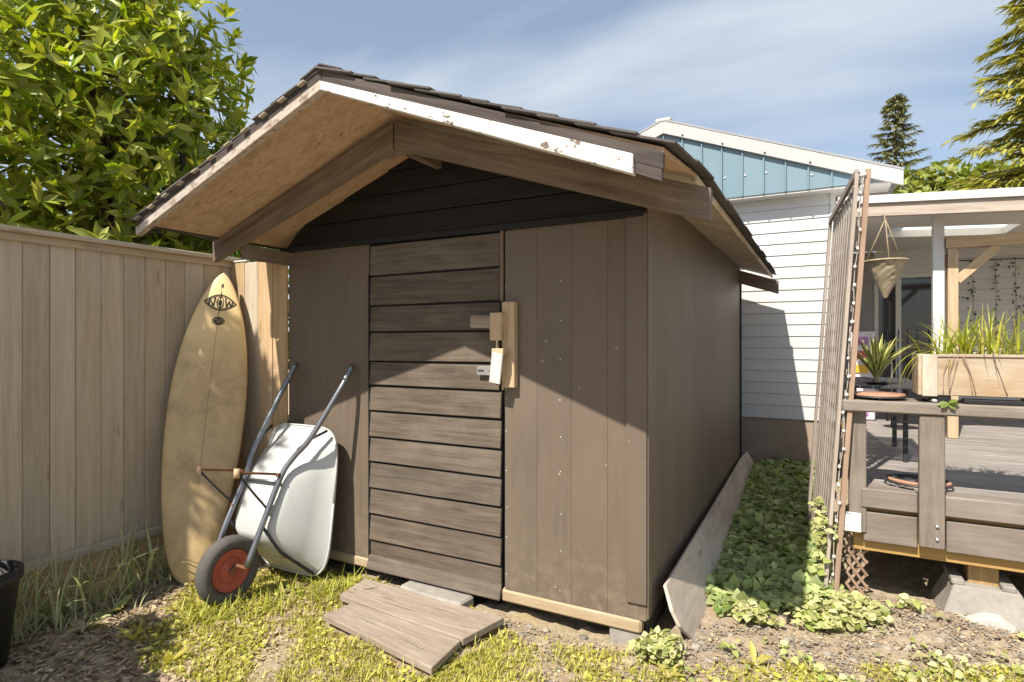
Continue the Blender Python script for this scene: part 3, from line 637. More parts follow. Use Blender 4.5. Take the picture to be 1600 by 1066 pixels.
# leaning board along the shed side
lbt = thing('leaning_board', 'long grey plywood strip leaning on edge against shed side wall', 'board', (-0.67, 4.8, 0))
pts = [(2.90, 0.02), (2.93, -0.03), (3.02, -0.045), (6.75, -0.03), (6.80, 0.30), (6.55, 0.34), (6.0, 0.325), (4.6, 0.30), (2.96, 0.265)]
pts = [(2.945, 0.262), (2.90, 0.16), (2.915, 0.08), (3.02, -0.02), (6.72, -0.03), (6.80, 0.20), (6.72, 0.30), (6.3, 0.315), (5.0, 0.29)]
def lean(y, v): return (-0.598 - 0.118 * (v / 0.27), y, v)
extr('sheet', [lean(y, v) for y, v in pts], Vector((0.0165, 0, 0.0075)), 'leanboard', lbt, (0, 1, 0), 0.003)

# ------------------------------------------------------------------ fence
fn = thing('board_fence', 'tall weathered cedar board fence with flat cap running beside the shed', 'fence', (-3.88, 1.0, 0))
FX = -3.845; y = -1.9
while y < 2.74:
    wb = 0.132 + rnd.uniform(-0.006, 0.006)
    plank('fence_board', (FX - 0.010 + rnd.uniform(-0.003, 0.003), y + wb / 2, 1.16), 1.84, wb - 0.003, 0.018, 'fence', fn, (0, 0, 1), (1, 0, 0), 0.003)
    y += wb
FE = y
box('cap_rail', FX - 0.07, FX + 0.055, -1.9, FE + 0.02, 2.083, 2.112, 'fence', fn, 0.004)
box('top_trim', FX + 0.0005, FX + 0.022, -1.9, FE, 2.04, 2.0825, 'fence', fn)
box('bottom_rail', FX + 0.0005, FX + 0.030, -1.9, FE, 0.235, 0.29, 'fence', fn, 0.004)
box('kick_board', FX - 0.018, FX + 0.006, -1.9, FE, 0.05, 0.238, 'fence_warm', fn)
for yy in (-1.7, 0.55, 2.72): box('post', FX - 0.115, FX - 0.022, yy - 0.045, yy + 0.045, -0.1, 2.082, 'fence', fn)
rp_ = thing('return_fence', 'short warm toned cedar fence panel between long fence and shed corner', 'fence', (-3.55, 2.77, 0))
x = FX + 0.012; i = 0
for wb in (0.155, 0.142, 0.15, 0.137):
    plank('fence_board', (x + wb / 2, 2.785 + rnd.uniform(-.003, .003), 1.06 - 0.006 * i), 2.02, wb - 0.004, 0.02, 'fence_warm' if i != 1 else 'fence', rp_, (0, 0, 1), (0, -1, 0), 0.003); x += wb; i += 1
box('rail', FX + 0.012, x, 2.798, 2.838, 0.3, 0.39, 'fence_warm', rp_); box('rail', FX + 0.012, x, 2.798, 2.838, 1.7, 1.79, 'fence_warm', rp_)
box('cap', FX + 0.03, FX + 0.19, 2.768, 2.80, 2.073, 2.085, 'white', rp_)
tb = thing('garden_timber', 'low weathered edging timber on the ground along the board fence', 'timber', (-3.74, 1.6, 0))
box('timber', -3.785, -3.705, 0.2, 2.52, -0.04, 0.10, 'fence_warm', tb, 0.008)
hk = lathe('fence_hook', [(0.0, 0.02), (0.008, 0.018), (0.009, 0.012), (0.005, 0.010), (0.005, 0)], (FX + 0.0, 2.475, 1.925), 'steel', None, (1, 0, 0), 12)
tag(hk, 'small bright screw knob near the top of the board fence', 'hook')

# ------------------------------------------------------------------ surfboard
sbT = Vector((-3.722, 2.640, 1.985)); sbB = Vector((-3.478, 2.212, -0.012))
SL = (sbT - sbB).length; sY = (sbT - sbB).normalized(); sN = Vector((0.80, -0.60, 0.0)); sX = sY.cross(sN).normalized() * 1.0
if sX.dot(Vector((0.565, 0.825, 0))) < 0: sX = -sX
sN = sX.cross(sY).normalized()
SM = Matrix((sX, sY, sN)).transposed().to_4x4(); SM.translation = sbB
def half_w(t):   # t 0 tail .. 1 nose
    ts = [0, .015, .05, .12, .22, .35, .48, .60, .72, .82, .90, .95, .98, .995, 1.0]
    ws = [k_ * 0.885 for k_ in (0.02, 0.070, 0.116, 0.168, 0.213, 0.247, 0.262, 0.258, 0.232, 0.189, 0.134, 0.088, 0.050, 0.022, 0.004)]
    # smooth cubic-ish interpolation
    i = max(0, min(len(ts) - 2, int(np.searchsorted(ts, t) - 1))); u = (t - ts[i]) / (ts[i + 1] - ts[i])
    def slope(j):
        if j <= 0 or j >= len(ts) - 1: return (ws[min(j + 1, len(ts) - 1)] - ws[max(j - 1, 0)]) / max(1e-6, ts[min(j + 1, len(ts) - 1)] - ts[max(j - 1, 0)])
        return (ws[j + 1] - ws[j - 1]) / (ts[j + 1] - ts[j - 1])
    h = ts[i + 1] - ts[i]; a, b = slope(i) * h, slope(i + 1) * h
    return ws[i] * (2 * u**3 - 3 * u**2 + 1) + a * (u**3 - 2 * u**2 + u) + ws[i + 1] * (-2 * u**3 + 3 * u**2) + b * (u**3 - u**2)
def rocker(t): return 0.05 * max(0, t - 0.65) ** 2 / 0.1225 + 0.015 * max(0, 0.2 - t) ** 2 / 0.04
def thick(t): return 0.006 + 0.030 * math.sin(math.pi * min(1, max(0, 0.06 + t * 0.9))) ** 0.6
def deck_z(xn, t): return -rocker(t) * 0.6 + thick(t) * (1 - abs(xn) ** 2.6) ** 0.55
surf = thing('surfboard', 'yellowed dirty surfboard standing upright in the fence corner beside the shed', 'surfboard', tuple(sbB))
def surf_mesh():
    vs = []; fs = []; nt, nu = 46, 12; ring = 2 * nu
    for i in range(nt + 1):
        t = 0.5 - 0.5 * math.cos(math.pi * i / nt); hw_ = half_w(t)
        for j in range(nu): 
            xn = -math.cos(math.pi * j / nu); vs.append((xn * hw_, t * SL, deck_z(xn, t)))
        for j in range(nu):
            xn = math.cos(math.pi * j / nu); vs.append((xn * hw_, t * SL, -rocker(t) * 0.6 - thick(t) * 0.8 * (1 - abs(xn) ** 2.6) ** 0.55))
    for i in range(nt):
        for k in range(ring): fs.append((i * ring + k, i * ring + (k + 1) % ring, (i + 1) * ring + (k + 1) % ring, (i + 1) * ring + k))
    fs.append(tuple(range(ring))); fs.append(tuple(nt * ring + k for k in range(ring)))
    return vs, fs
vs, fs = surf_mesh(); sbody = mk('board_body', vs, fs, 'surf', surf, SM, True)
def stroke(pts, w):
    quads = []
    for a, b in zip(pts[:-1], pts[1:]):
        a = Vector(a); b = Vector(b); d = (b - a); 
        if d.length < 1e-6: continue
        d.normalize(); nn = Vector((-d.y, d.x)) * w / 2; a2 = a - d * w * 0.3; b2 = b + d * w * 0.3
        quads.append([a2 - nn, b2 - nn, b2 + nn, a2 + nn])
    return quads
def decal(name, quads, mat, cx, cy, lift=0.0016):
    vs = []; fs = []
    for qi, q in enumerate(quads):
        b = len(vs)
        for p in q:
            x = cx + p.x; yv = cy + p.y; t = yv / SL; hw_ = half_w(t); xn = max(-0.97, min(0.97, x / hw_)); vs.append((x, yv, deck_z(xn, t) + lift + 0.00002 * (qi % 9)))
        fs.append((b, b + 1, b + 2, b + 3))
    return mk(name, vs, fs, mat, sbody, SM)
def ell(rx, ry, n=28, a0=0, a1=2 * math.pi): return [(rx * math.cos(a0 + (a1 - a0) * i / n), ry * math.sin(a0 + (a1 - a0) * i / n)) for i in range(n + 1)]
def eye(wd, ht, n=20):
    up = [(-wd + 2 * wd * i / n, ht * (1 - (abs(-1 + 2 * i / n)) ** 1.9)) for i in range(n + 1)]
    return up + [(x, -y) for x, y in reversed(up)]
EW, EH = 0.098, 0.056
q = stroke(eye(EW, EH), 0.009) + stroke(eye(EW - 0.016, EH - 0.010), 0.003)
q += stroke([(-0.070, -0.018), (-0.066, 0.024), (-0.040, -0.030), (-0.034, 0.036)], 0.009)                       # N
q += stroke(ell(0.020, 0.040), 0.006) + stroke(ell(0.007, 0.018, 14), 0.008) + stroke([(0, -0.074), (0, 0.074)], 0.006)   # O with iris
q += stroke([(0.030, 0.034), (0.040, -0.030), (0.054, 0.014), (0.066, -0.022), (0.080, 0.018)], 0.009)           # W
yl = SL * (1 - (475 - 422) / (912 - 422.0) * 1.02)
decal('eye_logo', q, 'ink', 0.002, yl)
q = stroke(ell(0.036, 0.026), 0.006) + stroke(ell(0.018, 0.020, 16), 0.006) + stroke([(-0.03, 0.005), (-0.016, -0.006), (0, 0.008), (0.016, -0.006), (0.03, 0.005)], 0.008) + stroke([(-0.024, -0.012), (0.024, -0.012)], 0.007) + stroke([(-0.02, 0.014), (0.02, 0.014)], 0.005)
decal('oval_logo', q, 'ink', 0.004, yl - 0.135)
decal('mark', stroke([(0.003, 0.012), (-0.005, -0.008), (0.006, -0.008)], 0.007) + stroke([(0.004, 0.012), (0.004, -0.014)], 0.006), 'ink', 0.003, SL * 0.952)
decal('stringer_line', stroke([(0, SL * (0.30 + i * 0.0323)) for i in range(21)], 0.0022), 'rust', 0.0, 0.0, 0.0006)

# ------------------------------------------------------------------ wheelbarrow
wb = thing('wheelbarrow', 'upended galvanised wheelbarrow with red wheel leaning against the shed wall', 'wheelbarrow', (-3.0, 2.35, 0))
WC = Vector((-3.012, 2.165, 0.185))
wheel = lathe('wheel_hub', [(0.0, 0.030), (0.035, 0.032), (0.045, 0.024), (0.085, 0.018), (0.108, 0.026), (0.118, 0.034), (0.118, -0.034), (0.108, -0.026), (0.05, -0.02), (0.0, -0.03)], WC, 'red', wb, (1, 0, 0), 36)
tv = []; tf = []; NS_, NR = 72, 12
for i in range(NS_):
    a = 2 * math.pi * i / NS_
    for k in range(NR):
        b = 2 * math.pi * k / NR; tread = 0.004 if (i % 2 == 0 and math.cos(b) > 0.2) else 0.0
        r = 0.152 + (0.038 + tread) * math.cos(b); xx = 0.047 * math.sin(b)
        tv.append(WC + Vector((xx, r * math.cos(a), r * math.sin(a))))
for i in range(NS_):
    for k in range(NR):
        tf.append((i * NR + k, i * NR + (k + 1) % NR, ((i + 1) % NS_) * NR + (k + 1) % NR, ((i + 1) % NS_) * NR + k))
mk('tyre', tv, tf, 'tyre', wheel, smooth=True)
lathe('hub_ring', [(0.060, 0.0), (0.066, 0.004), (0.072, 0.0)], WC + Vector((0.0215, 0, 0)), 'red', wheel, (1, 0, 0), 36)
lathe('hub_nut', [(0.022, 0.0), (0.022, 0.02), (0.014, 0.024), (0.0, 0.024)], WC + Vector((0.030, 0, 0)), 'rust', wheel, (1, 0, 0), 6, False)
tube('axle', [(-3.17, 2.178, 0.215), (-2.865, 2.178, 0.215)], 0.010, 'rust', wb, 10)
TR = [(-2.872, 2.178, 0.222), (-2.868, 2.265, 0.40), (-2.853, 2.40, 0.69), (-2.815, 2.465, 0.80), (-2.742, 2.525, 0.91), (-2.655, 2.655, 1.17), (-2.635, 2.70, 1.25), (-2.622, 2.755, 1.345)]
TLp = [(-3.165, 2.178, 0.222), (-3.172, 2.265, 0.40), (-3.178, 2.40, 0.65), (-3.185, 2.46, 0.80), (-3.178, 2.525, 0.92), (-3.148, 2.655, 1.17), (-3.138, 2.70, 1.25), (-3.130, 2.755, 1.345)]
tube('handle_tube', TR, 0.0165, 'tube', wb, 12, 4); tube('handle_tube', TLp, 0.0165, 'tube', wb, 12, 4)
for T in (TR, TLp): tube('grip', [T[-2], Vector(T[-2]).lerp(Vector(T[-1]), 0.5), T[-1]], 0.0185, 'tube', wb, 12, 3)
tube('cross_bar', [(-3.176, 2.40, 0.64), (-2.855, 2.40, 0.655)], 0.009, 'tube', wb, 8)
for xs_, foot, att, low in ((1, (-2.920, 2.155, 0.755), (-2.850, 2.39, 0.705), (-2.863, 2.325, 0.50)), (-1, (-3.270, 2.155, 0.735), (-3.180, 2.40, 0.69), (-3.174, 2.325, 0.50))):
    lg = tube('leg', [att, Vector(att).lerp(Vector(foot), 0.93), foot], 0.007, 'rust', wb, 8)
    tube('leg_strut', [foot, Vector(foot).lerp(Vector(low), 0.5) + Vector((0, 0, -0.006)), low], 0.0065, 'dark_metal', wb, 8)
    tube('foot_plate', [Vector(foot) + Vector((0, 0.0, 0.022)), Vector(foot) + Vector((0.002, -0.006, -0.03))], 0.017, 'ply', wb, 10)
    for p_ in (att, low): lathe('bolt', [(0.0, 0.012), (0.010, 0.011), (0.011, 0.0)], Vector(p_) + Vector((0, -0.014, 0)), 'rust', wb, (0.3, -1, 0), 8)
# tray: loft of rounded outlines from floor (near tubes) to rim (near wall)
def ring(c, ax, az, hx_top, hx_bot, hz, n=48, p=4.0):
    pts_ = []
    for i in range(n):
        a = 2 * math.pi * i / n; ca, sa = math.cos(a), math.sin(a)
        u = math.copysign(abs(ca) ** (2 / p), ca); v = math.copysign(abs(sa) ** (2 / p), sa)
        hx = hx_bot + (hx_top - hx_bot) * (v + 1) / 2
        pts_.append(c + ax * (hx * u) + az * (hz * v))
    return pts_
ax = Vector((1, 0, 0))
azf = Vector((0, 0.40, 0.92)).normalized(); azr = Vector((0, 0.115, 0.993)).normalized()
fc = Vector((-3.017, 2.375, 0.535)); rc = Vector((-3.003, 2.655, 0.488))
def tring(s_, ht, hb, hz, p, dn=0.0):
    t_ = s_ ** 0.9; c_ = fc.lerp(rc, s_) + Vector((0, dn, 0)); return ring(c_, ax, azf.lerp(azr, t_).normalized(), ht, hb, hz, p=p)
rings = [tring(0, 0.02, 0.02, 0.03, 2.5), tring(0, 0.165, 0.145, 0.19, 4), tring(0.03, 0.182, 0.162, 0.212, 4), tring(0.14, 0.205, 0.19, 0.245, 4.2),
         tring(0.6, 0.265, 0.262, 0.355, 4.6), tring(0.97, 0.308, 0.308, 0.448, 5), tring(0.985, 0.322, 0.322, 0.462, 5), tring(1.0, 0.325, 0.325, 0.465, 5, 0.006)]
inner = [tring(1.0, 0.302, 0.302, 0.443, 5, 0.004), tring(0.6, 0.259, 0.256, 0.349, 4.6, 0.006), tring(0.14, 0.198, 0.183, 0.238, 4.2, 0.008), tring(0.03, 0.02, 0.02, 0.03, 2.5, 0.01)]
allr = rings + inner; nv = 48; vs = [v for r_ in allr for v in r_]; fs = []
for i in range(len(allr) - 1):
    for k in range(nv): fs.append((i * nv + k, i * nv + (k + 1) % nv, (i + 1) * nv + (k + 1) % nv, (i + 1) * nv + k))
fs.append(tuple(range(nv))); fs.append(tuple((len(allr) - 1) * nv + k for k in range(nv)))
tray = mk('tray', vs, fs, 'galv', wb, smooth=True)
tube('rim_bead', rings[-2] + [rings[-2][0]], 0.006, 'galv', wb, 8)
tube('tray_strap', [(-2.80, 2.475, 0.84), (-2.78, 2.56, 0.895), (-2.745, 2.66, 0.935)], 0.009, 'dark_metal', wb, 8)
tube('tray_strap', [(-3.18, 2.475, 0.84), (-3.21, 2.56, 0.895), (-3.25, 2.66, 0.935)], 0.009, 'dark_metal', wb, 8)
for s_ in (1, -1):
    x0 = -3.017 + s_ * 0.15
    tube('nose_brace', [(x0, 2.285, 0.415), (x0 + s_ * 0.02, 2.39, 0.24), (x0 + s_ * 0.08, 2.585, 0.055)], 0.009, 'dark_metal', wb, 8)
tube('nose_bar', [(-3.16, 2.445, 0.19), (-2.87, 2.445, 0.19)], 0.007, 'rust', wb, 8)

# ------------------------------------------------------------------ black pot and shrub added unseen for its shade
pot = thing('plant_pot', 'black plastic plant pot standing on the mulch by the fence', 'pot', (-3.40, 1.15, 0))
lathe('pot_body', [(0.13, 0.0), (0.175, 0.40), (0.19, 0.41), (0.19, 0.45), (0.172, 0.45), (0.165, 0.40), (0.0, 0.38)], (-3.40, 1.15, -0.01), 'black', pot)

# ------------------------------------------------------------------ house
house = thing('house', 'white sided house with blue metal gable and covered porch behind the shed', 'house', (-1.0, 8, 0))
HX0, HX1, HY = -3.6, 0.10, 6.95
ws = thing('siding_wall', None, None, (-1.7, HY, 0.65)); ws.parent = house; ws.matrix_parent_inverse = Matrix.Translation(-Vector(house.location)); ROOTM[ws.name] = Matrix.Translation(ws.location)
z = 0.675; h_ = 0.1255
while z < 3.05:
    extr('siding_board', [(HX0, HY - 0.014, z), (HX0, HY - 0.004, z + h_ - 0.001), (HX0, HY + 0.008, z + h_ - 0.001), (HX0, HY + 0.008, z)], (HX1 - 0.03 - HX0, 0, 0), 'siding', ws, None, 0.001)
    z += h_
box('corner_post', HX1 - 0.03, HX1 + 0.02, HY - 0.02, HY + 0.03, 0.66, 3.06, 'white', ws)
box('wall_core', HX0, HX1, HY + 0.01, HY + 0.12, 0.60, 3.07, 'white', house)
box('foundation', HX0, HX1 + 0.01, HY + 0.003, HY + 0.2, -0.2, 0.66, 'concrete_warm', house)
box('drip_strip', HX0, HX1, HY - 0.02, HY + 0.003, 0.655, 0.674, 'white', house)
# return side wall towards the porch
box('side_wall', HX1 - 0.08, HX1 + 0.0, HY + 0.13, 8.6, 0.3, 2.62, 'greywall', house)
# soffit and blue gable
GY = 6.75; PX, PZ = -1.62, 4.02; GS = 0.385; GB = 3.075
box('soffit', -4.0, 0.60, GY + 0.012, HY + 0.2, 3.05, 3.072, 'white', house)
def gtop(x): return 3.905 - GS * abs(x - PX) + 0.0
gab = thing('gable', None, None, (PX, GY, GB)); gab.parent = house; gab.matrix_parent_inverse = Matrix.Translation(-Vector(house.location)); ROOTM[gab.name] = Matrix.Translation(gab.location)
x = PX - 10 * 0.213; sw = 0.213
while x < 0.62:
    x1 = min(x + sw, 0.64)
    z0a, z0b = gtop(x), gtop(x1)
    if max(z0a, z0b) > GB + 0.03:
        extr('gable_panel', [(x + 0.001, GY, GB), (x1 - 0.001, GY, GB), (x1 - 0.001, GY, max(z0b, GB + 0.012)), (x + 0.001, GY, max(z0a, GB + 0.012))], (0, 0.01, 0), 'blue', gab, (0, 0, 1), 0)
        if z0a > GB + 0.04: box('seam_rib', x - 0.008, x + 0.008, GY - 0.022, GY - 0.0005, GB - 0.002, z0a - 0.004, 'blue', gab, 0.003)
    x = x1 if x1 < 0.64 else 9
for sgn, xe in ((1, 0.69), (-1, -3.95)):
    za = PZ - 0.0; ze = za - GS * abs(xe - PX)
    extr('rake_trim', [(PX, GY - 0.045, za - 0.125), (xe, GY - 0.045, ze - 0.125), (xe, GY - 0.045, ze + 0.02), (PX, GY - 0.045, za + 0.02)], (0, 0.04, 0), 'trim_metal', gab, (xe - PX, 0, ze - za), 0.002)
    extr('roof_slope', [(PX, GY - 0.05, za + 0.021), (xe, GY - 0.05, ze + 0.021), (xe, 12.5, ze + 0.021), (PX, 12.5, za + 0.021)], (0, 0, 0.02), 'roof_metal', house, (0, 1, 0), 0)
box('ridge_cap', PX - 0.09, PX + 0.09, GY - 0.052, 12.5, PZ + 0.005, PZ + 0.05, 'trim_metal', house, 0.01)
for x in np.arange(-1.4, 0.6, 0.43): lathe('screw', [(0.0, 0.008), (0.010, 0.006), (0.011, 0)], (x, GY - 0.0455, PZ - GS * (x - PX) - 0.10), 'dark_metal', gab, (0, -1, 0), 8)
for x in (-0.95, -0.74, -0.53): lathe('screw', [(0.0, 0.008), (0.012, 0.006), (0.013, 0)], (x, GY - 0.0005, 3.30), 'white', gab, (0, -1, 0), 8)
for x in (-0.10, 0.28): lathe('screw', [(0.0, 0.008), (0.012, 0.006), (0.013, 0)], (x, GY - 0.0005, 3.22), 'white', gab, (0, -1, 0), 8)
# rear wall of the porch
BY = 8.60
box('porch_wall', 0.1, 0.58, BY, BY + 0.1, 0.3, 2.62, 'greywall', house)
bw = thing('porch_siding', None, None, (2, BY, 0.65)); bw.parent = house; bw.matrix_parent_inverse = Matrix.Translation(-Vector(house.location)); ROOTM[bw.name] = Matrix.Translation(bw.location)
z = 0.60
while z < 2.58:
    extr('siding_board', [(1.30, BY - 0.014, z), (1.30, BY - 0.004, z + h_ - 0.001), (1.30, BY + 0.008, z + h_ - 0.001), (1.30, BY + 0.008, z)], (3.0, 0, 0), 'siding', bw, None, 0.001); z += h_
box('wall_core', 1.30, 4.3, BY + 0.01, BY + 0.1, 0.3, 2.62, 'white', house)
dr = thing('sliding_door', None, None, (0.94, BY, 0.66)); dr.parent = house; dr.matrix_parent_inverse = Matrix.Translation(-Vector(house.location)); ROOTM[dr.name] = Matrix.Translation(dr.location)
box('pane', 0.62, 0.80, BY + 0.01, BY + 0.03, 0.74, 2.28, 'glass', dr, 0); box('pane', 0.86, 1.24, BY + 0.02, BY + 0.04, 0.74, 2.28, 'glass', dr, 0)
for xa, xb in ((0.575, 0.62), (0.80, 0.86), (1.24, 1.30)): box('door_stile', xa, xb, BY - 0.01, BY + 0.05, 0.66, 2.34, 'white', dr)
box('door_rail', 0.62, 1.24, BY - 0.008, BY + 0.05, 2.28, 2.335, 'white', dr); box('door_rail', 0.62, 1.24, BY - 0.008, BY + 0.05, 0.66, 0.74, 'white', dr)
box('door_head', 0.575, 1.30, BY - 0.005, BY + 0.06, 2.336, 2.62, 'siding', house)
# porch roof with two skylights, front beam
PT = -0.055
def pz(x, z0): return z0 + PT * (x - 0.15)
pr_ = thing('porch_roof', None, None, (2, 7, 2.7)); pr_.parent = house; pr_.matrix_parent_inverse = Matrix.Translation(-Vector(house.location)); ROOTM[pr_.name] = Matrix.Translation(pr_.location)
def slab(name, x0, x1, y0, y1, z0, t, mat):
    return extr(name, [(x0, y0, pz(x0, z0)), (x1, y0, pz(x1, z0)), (x1, y1, pz(x1, z0)), (x0, y1, pz(x0, z0))], (0, 0, t), mat, pr_, (1, 0, PT), 0)
PY0 = 5.86; S0, S1 = 6.95, 7.55
for a, b, c_, d in ((0.11, 4.2, PY0 + 0.05, S0), (0.11, 4.2, S1, BY + 0.1), (0.11, 0.62, S0 + 0.001, S1 - 0.001), (1.62, 4.2, S0 + 0.001, S1 - 0.001)):
    slab('ceiling_panel', a, b, c_, d, 2.665, 0.075, 'ceiling')
slab('skylight_pane', 0.60, 1.64, S0 - 0.02, S1 + 0.02, 2.742, 0.006, 'skylight')
def pbeam(name, z0, z1, y0, y1, mat):
    return extr(name, [(0.12, y0, pz(0.12, z0)), (4.2, y0, pz(4.2, z0)), (4.2, y0, pz(4.2, z1)), (0.12, y0, pz(0.12, z1))], (0, y1 - y0, 0), mat, pr_, (1, 0, PT), 0.003)
pbeam('front_beam', 2.585, 2.692, PY0, PY0 + 0.045, 'porch_beam'); pbeam('white_flashing', 2.694, 2.762, PY0 - 0.025, PY0 + 0.05, 'white')
box('porch_post', 0.852, 0.935, 6.205, 6.285, 0.66, 2.655, 'white', house)
# new pine frame
pf = thing('pine_frame', 'fresh pine post and beam with diagonal brace beside the white porch post', 'frame', (1.0, 6.2, 0.66))
box('post', 0.955, 1.03, 6.19, 6.265, 0.66, 2.30, 'pine', pf)
box('beam', 0.94, 3.2, 6.18, 6.27, 2.302, 2.395, 'pine', pf)
bar('brace', (1.02, 6.225, 2.02), (1.30, 6.225, 2.30), 0.06, 0.07, 'pine', pf)
box('hinge', 0.940, 0.9545, 6.20, 6.22, 2.14, 2.25, 'rust', pf)

# ------------------------------------------------------------------ deck
deck = thing('deck', 'raised taupe stained wooden deck with low rail in front of porch', 'deck', (1.5, 5.5, 0))
fl = thing('floor', None, None, (1.5, 5.5, 0.6)); fl.parent = deck; fl.matrix_parent_inverse = Matrix.Translation(-Vector(deck.location)); ROOTM[fl.name] = Matrix.Translation(fl.location)
DX0, DX1, DY = 0.185, 3.4, 3.87
y = 4.02; i = 0
while y < 8.55:
    plank('floor_board', ((DX0 + DX1) / 2, y + 0.07, 0.640 + rnd.uniform(-0.002, 0.002)), DX1 - DX0, 0.136, 0.032, 'deck_floor', fl, bevel=0.004); y += 0.141
# heavy edge board (cut in two around the post)
for a, b in ((0.197, 0.464), (0.583, DX1)):
    box('edge_board', a, b, DY - 0.0, DY + 0.145, 0.548, 0.658, 'deck', deck, 0.006, 0)
    box('fascia_board', a + 0.012, b, DY + 0.022, DY + 0.06, 0.352, 0.520, 'deck', deck, 0.004, 0)
box('under_beam', 0.16, DX1, DY + 0.065, DY + 0.11, 0.285, 0.547, 'treated', deck)
for x in (0.18, 0.75, 1.35, 1.95, 2.55, 3.15): box('joist', x, x + 0.04, DY + 0.111, 8.5, 0.42, 0.622, 'treated', deck)
box('rail_post', 0.135, 0.222, DY + 0.01, DY + 0.09, 0.40, 1.098, 'deck', deck, 0.005)
pp = box('rail_post', 0.466, 0.580, DY - 0.040, DY + 0.018, 0.378, 1.098, 'deck', deck, 0.005)
for z in (0.43, 0.50): lathe('bolt', [(0.0, 0.008), (0.009, 0.007), (0.010, 0)], (0.545, DY - 0.0405, z), 'steel', pp, (0, -1, 0), 10)
box('rail_post', 1.40, 1.51, DY - 0.040, DY + 0.018, 0.378, 1.098, 'deck', deck, 0.005)
box('rail_cap', 0.10, DX1, DY - 0.055, DY + 0.24, 1.099, 1.165, 'deck', deck, 0.008, 0)
box('end_plate', 0.10, 0.196, DY - 0.015, DY + 0.009, 0.405, 0.512, 'white_peel', deck, 0.003, 0)
# support post and pier
box('support_post', 0.71, 0.845, 4.02, 4.13, 0.10, 0.284, 'treated', deck, 0.004)
pier = thing('pier_block', 'precast concrete pier block carrying the deck post', 'pier block', (0.78, 4.06, 0))
vs = [(0.555, 3.86, -0.05), (1.0, 3.86, -0.05), (1.0, 4.28, -0.05), (0.555, 4.28, -0.05), (0.635, 3.945, 0.165), (0.925, 3.945, 0.165), (0.925, 4.2, 0.165), (0.635, 4.2, 0.165)]
mk('block', vs, [(0, 1, 2, 3), (4, 5, 6, 7), (0, 1, 5, 4), (1, 2, 6, 5), (2, 3, 7, 6), (3, 0, 4, 7)], 'concrete', pier, bevel=0.008)
for x in (0.655, 0.875): box('block_ear', x - 0.03, x + 0.03, 3.95, 4.19, 0.163, 0.195, 'concrete', pier, 0.006)
ps = extr('paving_stone', [(0.62, 3.80, -0.03), (0.88, 3.78, -0.03), (0.87, 3.79, 0.012), (0.80, 3.80, 0.062), (0.73, 3.805, 0.060), (0.62, 3.81, 0.0)], (0.01, 0.05, 0.02), 'conc_white', None, None, 0.008)
tag(ps, 'white concrete offcut propped in front of the pier block', 'stone')
# skirt lattice
sk = thing('skirt_lattice', 'small brown diagonal lattice skirt under the deck corner', 'lattice', (0.18, 3.97, 0))
for i in range(-6, 8):
    for sg in (1, -1):
        x0, x1, zb, zt = 0.118, 0.235, -0.02, 0.375
        # diagonal slat clipped to rectangle
        c0 = 0.05 * i + 0.05; pts_ = []
        for z_ in np.linspace(zb, zt, 60):
            xx = (x0 + (z_ - zb) * 0.7 + (c0 - 0.1) * 1.0) if sg > 0 else (x1 - (z_ - zb) * 0.7 - (c0 - 0.1) * 1.0)
            if x0 <= xx <= x1: pts_.append((xx, z_))
        if len(pts_) > 3: bar('slat', (pts_[0][0], 3.965 + 0.004 * sg, pts_[0][1]), (pts_[-1][0], 3.965 + 0.004 * sg, pts_[-1][1]), 0.0065, 0.014, 'lattice_brown', sk, (0.7, 0, 0.7), 0.001)
# ------------------------------------------------------------------ trellis panel, leaning
tl = thing('trellis', 'tall leaning weathered wood trellis at the deck corner', 'trellis', (0.06, 3.9, 0))
def tp(a, z): # a: 0 front .. 1 rear
    x = (0.034 + 0.066 * z) * (1 - a) + (-0.085 + 0.066 * z) * a
    return Vector((x, 3.86 + 1.25 * a, z))
TN = (tp(1, 0) - tp(0, 0)).cross(Vector((0.066, 0, 1))).normalized()
def tbar(name, a0, z0, a1, z1, w_, t_, off=0.0, mat='lattice'):
    return bar(name, tp(a0, z0) + TN * off, tp(a1, z1) + TN * off, w_, t_, mat, tl, TN, 0.002)
tbar('stile', -0.012, -0.03, -0.012, 2.475, 0.034, 0.026, 0.030, 'lattice_brown'); tbar('stile', 0.0, -0.03, 0.0, 2.45, 0.036, 0.02, -0.022)
tbar('stile', 1.0, -0.02, 1.0, 2.42, 0.05, 0.02, -0.02); tbar('stile', 0.995, -0.02, 0.995, 2.42, 0.045, 0.018, 0.02)
for k in range(1, 11): tbar('upright_slat', k / 11, 0.02, k / 11, 2.41 + 0.03 * rnd.random(), 0.036, 0.008, -0.006)
for k in range(20): tbar('cross_slat', 0.0, 0.10 + k * 0.122, 1.0, 0.10 + k * 0.122, 0.036, 0.007, 0.003)
tbar('top_rail', 0.0, 2.46, 1.0, 2.42, 0.045, 0.02, -0.024); tbar('bottom_rail', 0.0, 0.06, 1.0, 0.06, 0.05, 0.02, -0.024)
# string lights on the front stile
lt = thing('string_light', 'string of tiny frosted bulbs wound along the front edge of the trellis', 'lights', (0.06, 3.84, 0))
cordp = []
for k in range(24):
    z_ = 0.05 + k * 0.104; p = tp(-0.022, z_) + TN * (0.004 + 0.006 * math.sin(k * 1.7)); p += Vector((0, -0.004, 0)); cordp.append(p)
    if k % 1 == 0: rock('bulb', p + Vector((-0.004 * math.sin(k * 2.1), -0.010, 0)), 0.0095, 'bulb', lt, k, 1, 1.2)
tube('cord', cordp, 0.003, 'lattice', lt, 6)
